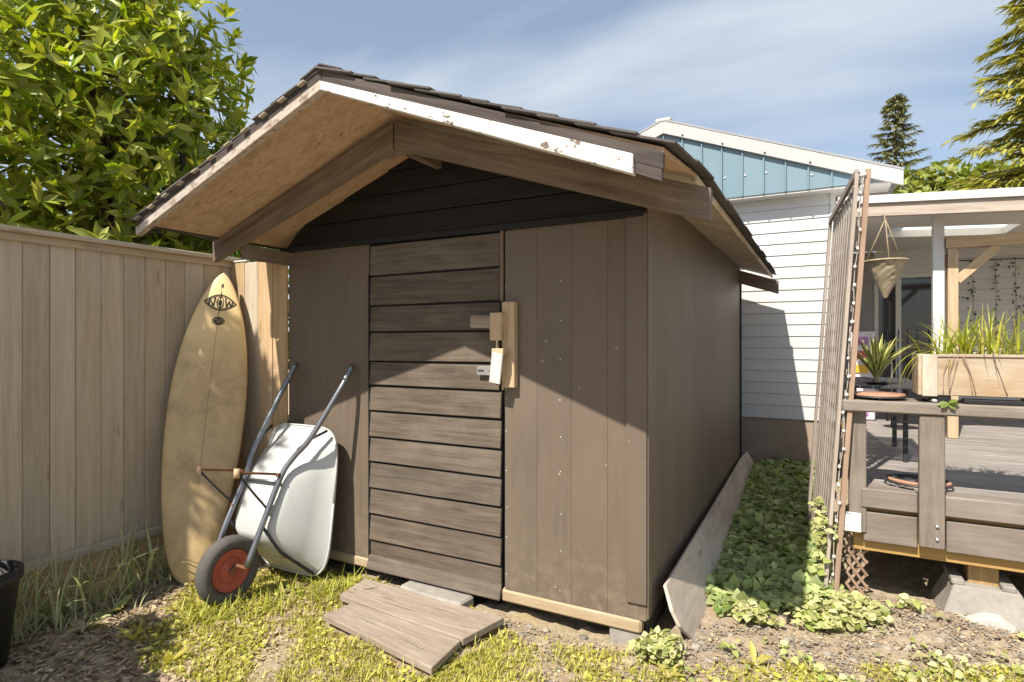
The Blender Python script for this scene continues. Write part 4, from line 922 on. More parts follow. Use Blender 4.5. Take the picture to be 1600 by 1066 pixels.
# ------------------------------------------------------------------ things on the deck
pl = thing('planter_box', 'pale wooden planter box standing on the deck rail', 'planter', (0.75, 3.95, 1.165))
PX0, PX1, PY_0, PY_1, PZ0, PZ1 = 0.462, 1.25, DY - 0.02, DY + 0.235, 1.205, 1.425
box('front_board', PX0 + 0.085, PX1, PY_0 + 0.012, PY_0 + 0.03, PZ0, PZ1 - 0.012, 'planter', pl, 0.004, 0)
box('back_board', PX0 + 0.02, PX1, PY_1 - 0.02, PY_1, PZ0, PZ1, 'planter', pl, 0.003, 0)
box('end_board', PX0, PX0 + 0.018, PY_0 + 0.0, PY_1, PZ0, PZ1 + 0.004, 'planter', pl, 0.003, 1); box('end_board', PX1 - 0.019, PX1 - 0.001, PY_0 + 0.031, PY_1 - 0.021, PZ0, PZ1, 'planter', pl, 0.003, 1)
box('corner_board', PX0 + 0.019, PX0 + 0.088, PY_0, PY_0 + 0.0115, PZ0 - 0.006, PZ1 + 0.002, 'ply_gray', pl, 0.003, 2)
box('front_cap', PX0 + 0.089, PX1, PY_0 + 0.004, PY_0 + 0.034, PZ1 - 0.011, PZ1 + 0.004, 'planter', pl, 0.002, 0)
box('soil', PX0 + 0.019, PX1 - 0.02, PY_0 + 0.031, PY_1 - 0.021, PZ0 + 0.002, PZ1 - 0.03, 'ground', pl, 0.002)
box('foot', PX0 + 0.05, PX0 + 0.15, PY_0 + 0.02, PY_1 - 0.02, 1.164, 1.2045, 'black', pl, 0.004); box('foot', 0.95, 1.05, PY_0 + 0.02, PY_1 - 0.02, 1.164, 1.2045, 'black', pl, 0.004)
ty = box('tray', PX0 + 0.20, PX1 + 0.3, DY - 0.03, DY + 0.05, 1.1655, 1.190, 'black', None, 0.004); ty.name = 'drip_tray'
tag(ty, 'low black tray on the rail under the planter box', 'tray')
stn = rock('stone', (0.78, 4.03, 1.43), 0.055, 'conc_white', None, 5, 2, 0.75); stn.scale = (1.6, 0.8, 1); tag(stn, 'pale rough stone set among the planter grass', 'stone')
wst = rock('stone', (0.535, DY - 0.025, 1.176), 0.016, 'conc_white', None, 8, 1, 0.9); tag(wst, 'tiny white pebble on the rail edge below the planter', 'stone')
pg = thing('planter_grass', 'long yellow green strappy grass growing in the wooden planter box', 'grass plant', (0.72, 3.97, 1.40))
def one_blade(name, base, H, lean, L, W, mat, parent, bend=0.6, seg=6, uvx=False):
    V, Q = blade_geo(np.array([base]), np.array([H]), np.array([lean]), np.array([L]), np.array([W]), seg, bend)
    uv = None
    if uvx:
        uv = np.zeros((len(V), 2)); uv[1::2, 0] = 1.0; uv[:, 1] = np.repeat(np.linspace(0, 1, seg + 1), 2)
    return fast_mesh(name, V, Q, mat, parent, uv, True)
for k in range(190):
    bx = rnd.choice([rnd.gauss(0.66, 0.05), rnd.gauss(0.80, 0.07), rnd.uniform(0.52, 1.1)]); bx = max(0.50, min(1.2, bx))
    one_blade('blade', (bx, rnd.uniform(DY + 0.04, DY + 0.18), 1.39), rnd.uniform(0, 6.283), abs(rnd.gauss(0.55, 0.35)), rnd.uniform(0.14, 0.34), rnd.uniform(0.006, 0.012), 'chive', pg)
for k in range(14):
    one_blade('blade', (rnd.uniform(0.55, 0.66), rnd.uniform(DY + 0.05, DY + 0.15), 1.39), rnd.uniform(2.6, 3.7), rnd.uniform(1.0, 1.6), rnd.uniform(0.25, 0.38), 0.011, 'chive', pg, 0.75, 8)
for (x_, ln, a) in ((0.70, 0.42, 0.25), (0.86, 0.40, 0.35), (0.88, 0.33, 0.2), (1.0, 0.35, 0.4)):
    one_blade('blade', (x_, DY + 0.1, 1.39), rnd.uniform(-0.4, 0.4), a, ln, 0.009, 'chive', pg, 0.7, 8)
for k, (xa, xb) in enumerate(((0.60, 0.575), (0.635, 0.60), (0.66, 0.70), (0.665, 0.715), (0.79, 0.845), (0.62, 0.60))):
    tube('dry_stem', [(xa, PY_0 + 0.02, PZ1 + 0.008), (xa, PY_0 - 0.004, PZ1 - 0.02), ((xa + xb) / 2 + rnd.uniform(-.01, .01), PY_0 + 0.006, PZ1 - 0.10), (xb, PY_0 + 0.002, PZ0 + 0.01)], 0.0018, 'lattice_brown', pg, 5, 3)
sg_ = thing('ivy_sprig', 'small green leaf sprig lying over the deck rail edge', 'leaf', (0.60, DY - 0.05, 1.17))
for k in range(5):
    V, Q = leaf_geo(np.array([[0.59, DY - 0.055, 1.172]]), np.array([[math.cos(k * 1.1 + 3), -0.35, math.sin(k * 1.1 + 3) * 0.4 - 0.15]]), np.array([[0, -0.7, 0.7]]), 0.05, 0.03); fast_mesh('leaf', V, Q, 'laurel_dark', sg_)
def grill(name, c, r, label, cat, top='terra'):
    t = thing(name, label, cat, c)
    lathe('disc', [(0.0, 0.020), (r * 0.97, 0.020), (r, 0.014), (r, 0.009), (r * 0.97, 0.006), (0.0, 0.006)], c, top, t, (0, 0, 1), 40)
    pts_ = [Vector(c) + Vector((r * 1.03 * math.cos(a), r * 1.03 * math.sin(a), 0.004)) for a in np.linspace(0, 2 * math.pi, 37)]
    tube('ring', pts_, 0.005, 'dark_metal', t, 6)
    for a in (0.5, 2.6, 4.7): 
        p = Vector(c) + Vector((r * 0.9 * math.cos(a), r * 0.9 * math.sin(a), 0)); tube('foot', [p + Vector((0, 0, 0.006)), p + Vector((0, 0, -0.012))], 0.006, 'dark_metal', t, 6)
    return t
grill('plant_caddy', (0.285, DY + 0.095, 1.178), 0.135, 'rusty terracotta coloured round plant stand on the deck rail', 'plant stand')
gc = thing('wire_plant_stand', 'round dark wire plant stand with rusty arcs lying on deck floor', 'plant stand', (0.50, 4.10, 0.66))
cc = Vector((0.49, 4.09, 0.672))
for r in (0.165, 0.115, 0.065): tube('ring', [cc + Vector((r * math.cos(a), r * math.sin(a), 0.012)) for a in np.linspace(0, 2 * math.pi, 37)], 0.006, 'dark_metal', gc, 6)
for k in range(4): a = k * math.pi / 4; tube('spoke', [cc + Vector((0.165 * math.cos(a), 0.165 * math.sin(a), 0.012)), cc - Vector((0.165 * math.cos(a), 0.165 * math.sin(a), -0.012))], 0.005, 'dark_metal', gc, 6)
for a0, a1 in ((3.5, 4.6), (4.95, 5.9)): tube('wooden_arc', [cc + Vector((0.155 * math.cos(a), 0.155 * math.sin(a), 0.024)) for a in np.linspace(a0, a1, 12)], 0.011, 'terra', gc, 8)
for a in (0.8, 2.4, 3.9, 5.5):
    p = cc + Vector((0.15 * math.cos(a), 0.15 * math.sin(a), 0)); tube('caster', [p + Vector((0, 0, 0.012)), p + Vector((0, 0, -0.016))], 0.010, 'steel', gc, 8)
# low slatted black table
tbk = thing('patio_table', 'low black slatted metal patio table on the deck', 'table', (0.38, 5.0, 0.66))
for k in range(26): box('slat', 0.15, 0.60, 4.46 + k * 0.045, 4.492 + k * 0.045, 1.188, 1.202, 'dark_metal', tbk, 0.002, 0)
box('frame', 0.16, 0.20, 4.45, 5.62, 1.16, 1.1875, 'dark_metal', tbk); box('frame', 0.55, 0.59, 4.45, 5.62, 1.16, 1.1875, 'dark_metal', tbk)
for x in (0.18, 0.51):
    for y in (4.85, 5.55): box('leg', x - 0.015, x + 0.015, y - 0.015, y + 0.015, 0.655, 1.16, 'dark_metal', tbk)
# yucca
yu = thing('spiky_plant', 'spiky plant with cream edged green blades on the patio table', 'plant', (0.33, 4.75, 1.20))
lathe('trunk', [(0.018, 0.0), (0.021, 0.03), (0.016, 0.06), (0.0, 0.065)], (0.33, 4.72, 1.20), 'skid', yu, seg=12)
lathe('dish', [(0.05, 0.0), (0.07, 0.012), (0.072, 0.016), (0.0, 0.010)], (0.33, 4.72, 1.2025), 'black', yu, seg=20)
for k in range(34):
    H = k * 2.39996; ln = 0.10 + 0.95 * ((k + 0.5) / 34)
    one_blade('leaf', (0.33 + 0.012 * math.cos(H), 4.72 + 0.012 * math.sin(H), 1.25), H, ln * 1.45, rnd.uniform(0.25, 0.34), 0.036, 'yucca', yu, 0.2, 6, True)
# drawers
dw = thing('drawer_tower', 'white plastic drawer tower with purple red and yellow drawers on the porch', 'drawers', (0.40, 7.3, 0.66))
box('frame', 0.27, 0.49, 7.2, 7.5, 0.66, 1.60, 'whitebox', dw, 0.012)
for k, (m_, z0) in enumerate((('pinkbox', 1.46), ('redbox', 1.31), ('yellowbox', 1.16), ('yellowbox', 1.01), ('redbox', 0.86), ('pinkbox', 0.71))):
    d_ = box('drawer', 0.285, 0.43, 7.185, 7.199, z0, z0 + 0.085, m_, dw, 0.006)
# patio chair
ch = thing('patio_chair', 'black metal patio chair with curved arms by the glass door', 'chair', (0.70, 7.0, 0.66))
for s_ in (0, 1):
    x_ = 0.60 + 0.36 * s_
    tube('arm', [(x_, 6.75, 1.27), (x_, 6.95, 1.33), (x_, 7.15, 1.40), (x_, 7.22, 1.62)], 0.011, 'dark_metal', ch, 8, 4)
    tube('leg', [(x_, 6.76, 1.27), (x_, 6.75, 0.665)], 0.011, 'dark_metal', ch, 8); tube('leg', [(x_, 7.16, 1.40), (x_, 7.25, 0.665)], 0.011, 'dark_metal', ch, 8)
box('seat', 0.60, 0.96, 6.78, 7.2, 1.06, 1.08, 'dark_metal', ch); [tube('back_bar', [(0.60 + 0.09 * k_, 7.20, 1.10), (0.61 + 0.085 * k_, 7.24, 1.40), (0.62 + 0.08 * k_, 7.22, 1.62)], 0.006, 'dark_metal', ch, 6, 3) for k_ in range(1, 4)]
# hanging basket
hb = thing('hanging_basket', 'woven cone basket hanging by cords from the porch beam', 'basket', (0.45, 5.80, 2.0))
HB = Vector((0.455, 5.64, 0)); 
vs = []; fs = []; nr, nk = 12, 28
for i in range(nr + 1):
    t = i / nr
    for k in range(nk):
        a = 2 * math.pi * k / nk; r = (0.014 + (0.150 - 0.014) * t) * (1 + rnd.uniform(-0.035, 0.035))
        vs.append((HB.x + r * math.cos(a), HB.y + r * math.sin(a), 1.855 + 0.30 * t))
for i in range(nr):
    for k in range(nk): fs.append((i * nk + k, i * nk + (k + 1) % nk, (i + 1) * nk + (k + 1) % nk, (i + 1) * nk + k))
fs.append(tuple(range(nk)))
mk('cone', vs, fs, 'wicker', hb)
tube('rim', [HB + Vector((0.153 * math.cos(a), 0.153 * math.sin(a), 2.155)) for a in np.linspace(0, 2 * math.pi, 33)], 0.009, 'wicker', hb, 6)
for a in (0.6, 2.7, 4.8): tube('cord', [HB + Vector((0.151 * math.cos(a), 0.151 * math.sin(a), 2.155)), (HB.x, HB.y, 2.50)], 0.0045, 'wicker', hb, 6)
tube('hook_cord', [(HB.x, HB.y, 2.495), (HB.x, HB.y + 0.12, 2.56), (HB.x, PY0 + 0.02, 2.585)], 0.004, 'wicker', hb, 6)
# garlands on the porch wall
tube_o = tube('garland_wire', [(1.36, BY - 0.03, 2.455), (2.0, BY - 0.04, 2.44), (2.6, BY - 0.03, 2.455)], 0.006, 'dark_metal', None, 6); tag(tube_o, 'thin dark wire stretched along the top of the porch wall', 'wire')
GL = 0
for x_ in (1.42, 1.56, 1.77, 1.95, 2.05, 2.3):
    nl = 46; Ps = np.stack([x_ + rng.normal(0, 0.022, nl), np.full(nl, BY - 0.03) + rng.uniform(-0.02, 0.0, nl), 2.45 - np.sort(rng.random(nl)) * 1.35], 1)
    D = rng.normal(0, 1, (nl, 3)); D[:, 1] *= 0.3; D[:, 2] -= 0.4; Nn = np.tile([0, -1.0, 0.2], (nl, 1)) + rng.normal(0, 0.3, (nl, 3))
    g_ = thing('ivy_garland', 'dark leafy garland strand hanging on the white porch wall', 'garland', (x_, BY - 0.03, 2.45), 'garland strands on the porch wall')
    V, Q = leaf_geo(Ps, D, Nn, rng.uniform(0.015, 0.04, nl), rng.uniform(0.012, 0.026, nl)); o = fast_mesh('leaves', V, Q, 'garland', g_); o['kind'] = 'stuff'
    tube('string', [(x_, BY - 0.02, 2.45), (x_ + 0.01, BY - 0.02, 1.8), (x_, BY - 0.02, 1.1)], 0.0015, 'garland', g_, 5)
# ------------------------------------------------------------------ trees
def rand_dirs(n): return norm(rng.normal(0, 1, (n, 3)))
CAMP = np.array([0, 0, 1.5])
def broadleaf(root, trunk_base, lobes, nclus, leaf_len, leaf_w, per, mat, single=0, inner=0.3, limb_r=0.05, single_mat=None, zmin=0.0, seed=1, clip=None):
    r = np.random.default_rng(seed)
    lob = np.array([l[:3] for l in lobes]); rad = np.array([l[3] for l in lobes]); pr = rad ** 2.4; pr = pr / pr.sum()
    idx = r.choice(len(lobes), nclus * 2, p=pr); d = norm(r.normal(0, 1, (nclus * 2, 3))); rr = np.where(r.random(nclus * 2) < inner, r.random(nclus * 2) ** 0.5 * 0.85, 0.80 + 0.28 * r.random(nclus * 2))
    P = lob[idx] + d * (rad[idx] * rr)[:, None] * np.array([1, 1, 0.95])
    keep = P[:, 2] > zmin
    if clip is not None: keep &= clip(P)
    P = P[keep][:nclus]; d = d[keep][:nclus]; n_ = len(P)
    ax_ = norm(d * 0.8 + np.array([0, 0, 0.55]) + r.normal(0, 0.35, (n_, 3)))
    a = norm(np.cross(ax_, r.normal(0, 1, (n_, 3)))); b = np.cross(ax_, a)
    PP, DD, NN = [], [], []
    for k in range(per):
        th = 2 * math.pi * k / per + r.random(n_) * 0.9; sp = 0.55 + 0.75 * r.random(n_)
        rd = a * np.cos(th)[:, None] + b * np.sin(th)[:, None]
        D_ = norm(rd * np.sin(sp)[:, None] + ax_ * np.cos(sp)[:, None]); PP.append(P - ax_ * (0.05 * r.random(n_))[:, None]); DD.append(D_); NN.append(norm(ax_ * 1.0 - rd * 0.2 + r.normal(0, 0.25, (n_, 3))))
    PP = np.concatenate(PP); DD = np.concatenate(DD); NN = np.concatenate(NN)
    Ls = leaf_len * (0.65 + 0.7 * r.random(len(PP))); Ws = leaf_w * (0.75 + 0.5 * r.random(len(PP)))
    order = np.arange(len(PP))
    if single:
        # those that show largest: close to the camera and inside its view
        rel = PP - CAMP; th_ = R(28.19); fwd = rel @ np.array([-math.sin(th_), math.cos(th_), 0]); rt = rel @ np.array([math.cos(th_), math.sin(th_), 0])
        u = 800 + 905 * rt / fwd; v = 534 - 905 * rel[:, 2] / fwd
        ok = (fwd > 0.5) & (u > 190) & (u < 420) & (v > 5) & (v < 370)
        sel = np.argsort(np.where(ok, np.linalg.norm(rel, axis=1), 99))[:single]
        base_me = None
        V, Q = leaf_geo(np.zeros((1, 3)), np.array([[1.0, 0, 0]]), np.array([[0, 0, 1.0]]), 1.0, leaf_w / leaf_len)
        base_me = bpy.data.meshes.new('leaf'); base_me.from_pydata(V.tolist(), [], Q.tolist()); base_me.materials.append(M[single_mat or mat])
        for p in base_me.polygons: p.use_smooth = True
        for i_ in sel:
            X = Vector(DD[i_]).normalized(); Yv = Vector(NN[i_]).cross(X).normalized(); Z = X.cross(Yv)
            m = Matrix((X, Yv, Z)).transposed().to_4x4() @ Matrix.Scale(float(Ls[i_]), 4); m.translation = Vector(PP[i_])
            o = bpy.data.objects.new('leaf', base_me); o.matrix_basis = m; put(o, root)
        order = np.setdiff1d(order, sel)
    V, Q = leaf_geo(PP[order], DD[order], NN[order], Ls[order], Ws[order])
    o = fast_mesh('crown', V, Q, mat, root, smooth=True); o['kind'] = 'stuff'
    # limbs: a few branching tubes from trunk base into each lobe
    tb_ = Vector(trunk_base); vs_all = []; fs_all = []
    for i_, (lx, ly, lz, lr) in enumerate(lobes):
        e = Vector((lx, ly, lz)); mid = tb_.lerp(e, 0.5) + Vector((r.normal(0, .12), r.normal(0, .12), 0.25))
        paths = [(smooth_path([tb_ + Vector((r.normal(0, .06), r.normal(0, .06), 0)), tb_.lerp(mid, 0.5), mid, e], 4), limb_r, limb_r * 0.35)]
        for b_ in range(5):
            dv = Vector(norm(r.normal(0, 1, 3) + np.array([0, 0, 0.3]))); s0 = mid.lerp(e, r.random()); paths.append((smooth_path([s0, s0 + dv * lr * 0.5 + Vector((0, 0, .05)), s0 + dv * lr * 0.95], 3), limb_r * 0.4, limb_r * 0.1))
        for pth, ra, rb in paths:
            v_, f_ = tube_geo(pth, [ra + (rb - ra) * j / (len(pth) - 1) for j in range(len(pth))], 6); o_ = len(vs_all); vs_all += v_; fs_all += [tuple(o_ + q_ for q_ in f) for f in f_]
    mk('trunk', vs_all, fs_all, 'bark', root, smooth=True)
lt_ = thing('broadleaf_shrub_tree', 'large glossy broadleaf evergreen towering behind the board fence', 'tree', (-5.0, 2.9, 0))
lobes = [(-4.75, 2.55, 3.3, 0.62), (-4.95, 3.1, 2.85, 0.75), (-5.15, 2.6, 3.95, 0.75), (-5.5, 2.2, 3.2, 0.85), (-5.2, 1.9, 2.5, 0.65), (-5.6, 3.2, 3.8, 0.85), (-4.7, 3.0, 3.95, 0.45), (-5.5, 3.6, 2.6, 0.8), (-5.4, 1.5, 3.4, 0.7), (-4.95, 2.5, 2.2, 0.6), (-5.5, 2.5, 4.7, 0.8), (-6.0, 2.6, 2.3, 0.7), (-4.85, 3.25, 2.2, 0.5), (-4.22, 0.10, 4.0, 0.50), (-4.2, -0.45, 4.6, 0.48), (-4.1, -0.05, 4.35, 0.42)]  # last three lobes are an unseen limb, added to shade the surfboard
broadleaf(lt_, (-5.1, 2.75, -0.05), lobes, 2500, 0.135, 0.048, 7, 'laurel', 290, 0.35, 0.055, 'laurel_one', 0.9, 3, clip=lambda P: (P[:, 0] < -3.98) | ((P[:, 1] < 1.2) & (P[:, 2] > 2.8)))
bk = thing('background_shrub', 'dark leafy shrub filling in behind the evergreen and fence', 'shrub', (-6.5, 5.2, 0))
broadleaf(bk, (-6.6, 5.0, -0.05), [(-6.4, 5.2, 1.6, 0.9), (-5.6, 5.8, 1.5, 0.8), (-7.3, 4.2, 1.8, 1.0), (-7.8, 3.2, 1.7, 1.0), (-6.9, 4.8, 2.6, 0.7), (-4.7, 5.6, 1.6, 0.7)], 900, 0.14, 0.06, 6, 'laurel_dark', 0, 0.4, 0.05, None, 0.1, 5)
# unseen shrub added past the left frame edge to shade the mulch
ns = thing('unseen_shade_shrub', 'unseen low leafy shrub added by the fence to shade the mulch', 'shrub', (-3.35, 0.35, 0))
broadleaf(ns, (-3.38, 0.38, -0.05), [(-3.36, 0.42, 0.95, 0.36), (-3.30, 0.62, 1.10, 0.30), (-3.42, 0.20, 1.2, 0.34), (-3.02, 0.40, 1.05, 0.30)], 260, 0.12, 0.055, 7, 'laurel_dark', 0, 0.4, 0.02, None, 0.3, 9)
def conifer(name, label, base, top, rmax, nb, mat, seed, drooping=0.35, zstart=0.2, leaf_len=0.28, leaf_w=0.09, lean=0.0, nper=26):
    r = np.random.default_rng(seed); root = thing(name, label, 'tree', base); b = np.array(base, float); Ht = top - b[2]
    mk('trunk', *tube_geo([(b[0], b[1], b[2]), (b[0] + lean * 0.5, b[1], b[2] + Ht * 0.5), (b[0] + lean, b[1], top)], [Ht * 0.018, Ht * 0.011, 0.01], 7), 'bark', root, smooth=True)
    PP, DD, NN, LL_ = [], [], [], []; bv, bf = [], []
    for i in range(nb):
        t = zstart + (1 - zstart) * (i + r.random()) / nb; L = rmax * ((1 - t) / (1 - zstart)) ** 0.75 * (0.6 + 0.55 * r.random()) + 0.12
        a = i * 2.39996 + r.normal(0, 0.3); h = np.array([math.cos(a), math.sin(a), 0]); p0 = np.array([b[0] + lean * t, b[1], b[2] + Ht * t])
        side = np.array([-h[1], h[0], 0]); path = []
        for k in range(nper):
            s = (k + 0.6) / nper; dz_ = 0.22 * L * s - drooping * L * s * s
            c = p0 + h * L * s + np.array([0, 0, dz_ + 0.03 * L * math.sin(9 * s + i)]); path.append(c)
            if s < 0.12: continue
            for sg in (-1, 1, 0):
                d = norm(h * (0.75 + 0.5 * s) + side * sg * (1.0 - 0.4 * s) + np.array([0, 0, -0.25 * drooping - 0.25 * r.random()]))
                PP.append(c + r.normal(0, 0.02 * L, 3)); DD.append(d); NN.append(np.array([0, 0, 1.0]) + r.normal(0, 0.25, 3)); LL_.append(leaf_len * (0.6 + 0.7 * r.random()) * (1.15 - 0.55 * s))
        v_, f_ = tube_geo([Vector(q_) for q_ in path[::5]], 0.008 * rmax, 4); o_ = len(bv); bv += v_; bf += [tuple(o_ + q_ for q_ in f) for f in f_]
    LL_ = np.array(LL_)
    V, Q = leaf_geo(np.array(PP), np.array(DD), np.array(NN), LL_, LL_ * leaf_w / leaf_len, 0.2, 0.25)
    o = fast_mesh('crown', V, Q, mat, root, smooth=True); o['kind'] = 'stuff'
    mk('branches', bv, bf, 'bark', root)
conifer('cedar_tree', 'tall golden green cedar with drooping sprays beyond the porch roof', (3.9, 13.5, 0), 9.5, 2.6, 320, 'cedar', 11, 0.22, 0.15, 0.30, 0.075, nper=34)
conifer('fir_tree', 'slim dark green spire of a distant fir behind the house', (2.32, 25, 0), 10.4, 2.1, 190, 'fir', 12, 0.05, 0.1, 0.26, 0.05)
fh = thing('rounded_tree', 'rounded yellow green treetop showing just above the porch roof', 'tree', (3.2, 22, 0))
broadleaf(fh, (3.2, 22, -0.05), [(2.5, 22, 6.0, 0.9), (3.3, 22, 6.1, 0.95), (4.2, 22.3, 5.8, 1.1), (3.0, 22, 4.8, 1.4), (5.0, 22, 5.4, 1.2)], 900, 0.30, 0.16, 6, 'hedge', 0, 0.3, 0.12, None, 0.5, 21)

# ------------------------------------------------------------------ ground plants and litter
def inside(px, py, poly):
    poly = np.array(poly); c = np.zeros(len(px), bool); j = len(poly) - 1
    for i in range(len(poly)):
        xi, yi = poly[i]; xj, yj = poly[j]
        c ^= ((yi > py) != (yj > py)) & (px < (xj - xi) * (py - yi) / (yj - yi + 1e-12) + xi); j = i
    return c
def scatter(n, poly):
    poly = np.array(poly); lo, hi = poly.min(0), poly.max(0); p = rng.uniform(lo, hi, (n * 3, 2)); p = p[inside(p[:, 0], p[:, 1], poly)][:n]; return p
STEP = [[-2.49, 2.72], [-2.36, 2.23], [-1.53, 2.09], [-1.46, 2.67]]
def free(p): # not under the step boards or the shed
    return ~inside(p[:, 0], p[:, 1], STEP) & ~((p[:, 0] > XL) & (p[:, 0] < XR - 0.01) & (p[:, 1] > YF + 0.02) & (p[:, 1] < YB))
def clump(p, scale, thr, seed):
    v = np.sin(p[:, 0] * scale + seed) * np.cos(p[:, 1] * scale * 1.2 - seed * 2) + 0.6 * np.sin(p[:, 0] * scale * 2.3 + p[:, 1] * scale * 1.9 + seed * 3) + rng.normal(0, 0.35, len(p))
    return v > thr
def stuff(name, V, Q, mat, label, cat):
    o = fast_mesh(name, V, Q, mat, None, smooth=True); tag(o, label, cat, None, 'stuff'); return o
# bark litter and dry leaves everywhere in view
p = scatter(26000, [(-3.72, 1.0), (-1.2, 1.9), (1.4, 3.0), (1.5, 4.1), (-0.05, 4.0), (-0.6, 2.95), (-0.7, 2.76), (-3.2, 2.80), (-3.72, 2.7)]); p = p[free(p)]
n_ = len(p); P = np.stack([p[:, 0], p[:, 1], gz(p[:, 0], p[:, 1]) + 0.008 + 0.008 * rng.random(n_)], 1); D = rng.normal(0, 1, (n_, 3)); D[:, 2] *= 0.18
Nn = np.tile([0, 0, 1.0], (n_, 1)) + rng.normal(0, 0.35, (n_, 3)); Ls = rng.uniform(0.008, 0.042, n_) * np.where(p[:, 0] < -2.4, 1.15, 0.62)
V, Q = leaf_geo(P, D, Nn, Ls, Ls * rng.uniform(0.15, 0.5, n_), 0.1, 0.1, ((0, 0.7), (0.5, 1.0), (1, 0.6))); stuff('bark_litter', V, Q, 'dryleaf', 'dry bark chips and dead leaves scattered over the dirt', 'litter')
# lawn blades and moss in sun
LAWN = [(-3.45, 2.22), (-3.25, 1.75), (-2.75, 1.55), (-2.3, 1.6), (-1.2, 2.1), (-1.45, 2.62), (-1.7, 2.75), (-2.6, 2.80), (-3.15, 2.75)]
FRONT = [(-1.6, 1.9), (-1.1, 2.1), (0.9, 3.1), (0.9, 3.5), (-0.6, 2.75), (-1.45, 2.62)]
p = np.concatenate([scatter(30000, LAWN), scatter(14000, FRONT)]); p = p[free(p)]; p = p[clump(p, 6.5, -0.30, 1.2)]
n_ = len(p); P = np.stack([p[:, 0], p[:, 1], gz(p[:, 0], p[:, 1]) - 0.004], 1)
V, Q = blade_geo(P, rng.uniform(0, 6.283, n_), np.abs(rng.normal(0.75, 0.4, n_)), rng.uniform(0.018, 0.06, n_), rng.uniform(0.003, 0.007, n_), 3); stuff('lawn_grass', V, Q, 'grass', 'thin sunlit yellow green grass before the shed', 'grass')
p = np.concatenate([scatter(9000, LAWN), scatter(3500, FRONT)]); p = p[free(p)]; p = p[clump(p, 5.0, 0.15, 2.2)]; n_ = len(p)
P = np.stack([p[:, 0], p[:, 1], gz(p[:, 0], p[:, 1]) + rng.uniform(0.0, 0.03, n_)], 1); D = rng.normal(0, 1, (n_, 3)); D[:, 2] = np.abs(D[:, 2]) * 0.4; Nn = np.tile([0, -0.2, 1.0], (n_, 1)) + rng.normal(0, 0.4, (n_, 3)); Ls = rng.uniform(0.012, 0.034, n_)
V, Q = leaf_geo(P, D, Nn, Ls, Ls * 0.6); stuff('clover', V, Q, 'grass', 'low clover like weeds mixed into the sunlit grass', 'ground cover')
# taller tufts by the wheel, step and shed foot
def tuft(name, label, cen, n, L, W, lean_, mat, spread, cat='grass'):
    pr0 = np.array(cen)[rng.integers(0, len(cen), n)]; p = pr0 + rng.normal(0, spread, (n, 2)); P = np.stack([p[:, 0], p[:, 1], gz(p[:, 0], p[:, 1]) - 0.01], 1)
    V, Q = blade_geo(P, rng.uniform(0, 6.283, n), np.abs(rng.normal(lean_, 0.3, n)), rng.uniform(L * 0.45, L, n), rng.uniform(W * 0.6, W, n), 5); stuff(name, V, Q, mat, label, cat)
tuft('grass_tuft', 'leafy grass tufts around the wheelbarrow wheel and tray', [(-2.92, 2.10), (-2.8, 2.22), (-2.72, 2.35), (-2.65, 2.5), (-2.95, 2.0), (-2.58, 2.62), (-3.08, 2.06)], 520, 0.16, 0.010, 0.8, 'weed', 0.07)
tuft('grass_clump', 'bright grass clumps beside the step boards', [(-1.50, 2.32), (-1.47, 2.42), (-1.55, 2.1), (-2.4, 2.2), (-2.0, 2.08), (-1.75, 2.02), (-2.55, 2.7), (-1.50, 2.55)], 360, 0.10, 0.009, 0.9, 'grass', 0.05)
tuft('tall_grass', 'long pale grass growing along the foot of the board fence', [(-3.72, 1.45), (-3.68, 1.60), (-3.66, 1.30), (-3.70, 1.78), (-3.62, 1.5), (-3.70, 1.35), (-3.72, 2.0), (-3.74, 1.2), (-3.68, 2.2)], 340, 0.50, 0.016, 0.6, 'tallgrass', 0.07)
tuft('shade_weeds', 'short shaded grass between edging timber and surfboard', [(-3.65, 2.05), (-3.6, 1.8), (-3.64, 2.3), (-3.58, 1.62)], 260, 0.14, 0.008, 0.8, 'tallgrass', 0.08)
# broad leafed weeds
def weed(c, nl, L, W, label, mat='weed', up=0.5):
    t = thing('broadleaf_weed', label, 'weed', (c[0], c[1], float(gz(c[0], c[1])))); z_ = float(gz(c[0], c[1]))
    for k in range(nl):
        a = k * 2.4 + rnd.random(); l_ = L * rnd.uniform(0.7, 1.15)
        V, Q = leaf_geo(np.array([[c[0], c[1], z_ - 0.004]]), np.array([[math.cos(a), math.sin(a), up + rnd.uniform(-.2, .6)]]), np.array([[-math.cos(a) * 0.5, -math.sin(a) * 0.5, 1.0]]), l_, W, 0.3, 0.35, ((0, 0.25), (0.2, 0.5), (0.45, 0.95), (0.75, 0.9), (1, 0.1))); fast_mesh('leaf', V, Q, mat, t, None, True)
weed((-3.04, 1.66), 4, 0.13, 0.035, 'upright pale green weed leaf on the mulch at the shade edge', up=2.2)
weed((-2.72, 1.64), 7, 0.11, 0.035, 'flat rosette weed on the dry mulch beside the grass')
weed((-3.22, 1.98), 5, 0.09, 0.035, 'small weed beneath the surfboard tail', up=0.9)
weed((-1.53, 2.22), 6, 0.13, 0.028, 'long leaved weed at the end of the step boards')
weed((-3.42, 1.62), 6, 0.14, 0.06, 'dark dock leaves in shade near the edging timber', 'ivy')
weed((-3.52, 1.80), 6, 0.13, 0.06, 'broad shaded weed touching the edging timber', 'ivy')
weed((-1.82, 2.73), 5, 0.12, 0.02, 'strappy weed beside the concrete slab under the door', up=0.5)
weed((-0.62, 2.66), 7, 0.09, 0.035, 'yellow green weed in front of the leaning board')
weed((-0.28, 2.95), 8, 0.11, 0.032, 'star shaped weed rosette on the gravel between shed and deck')
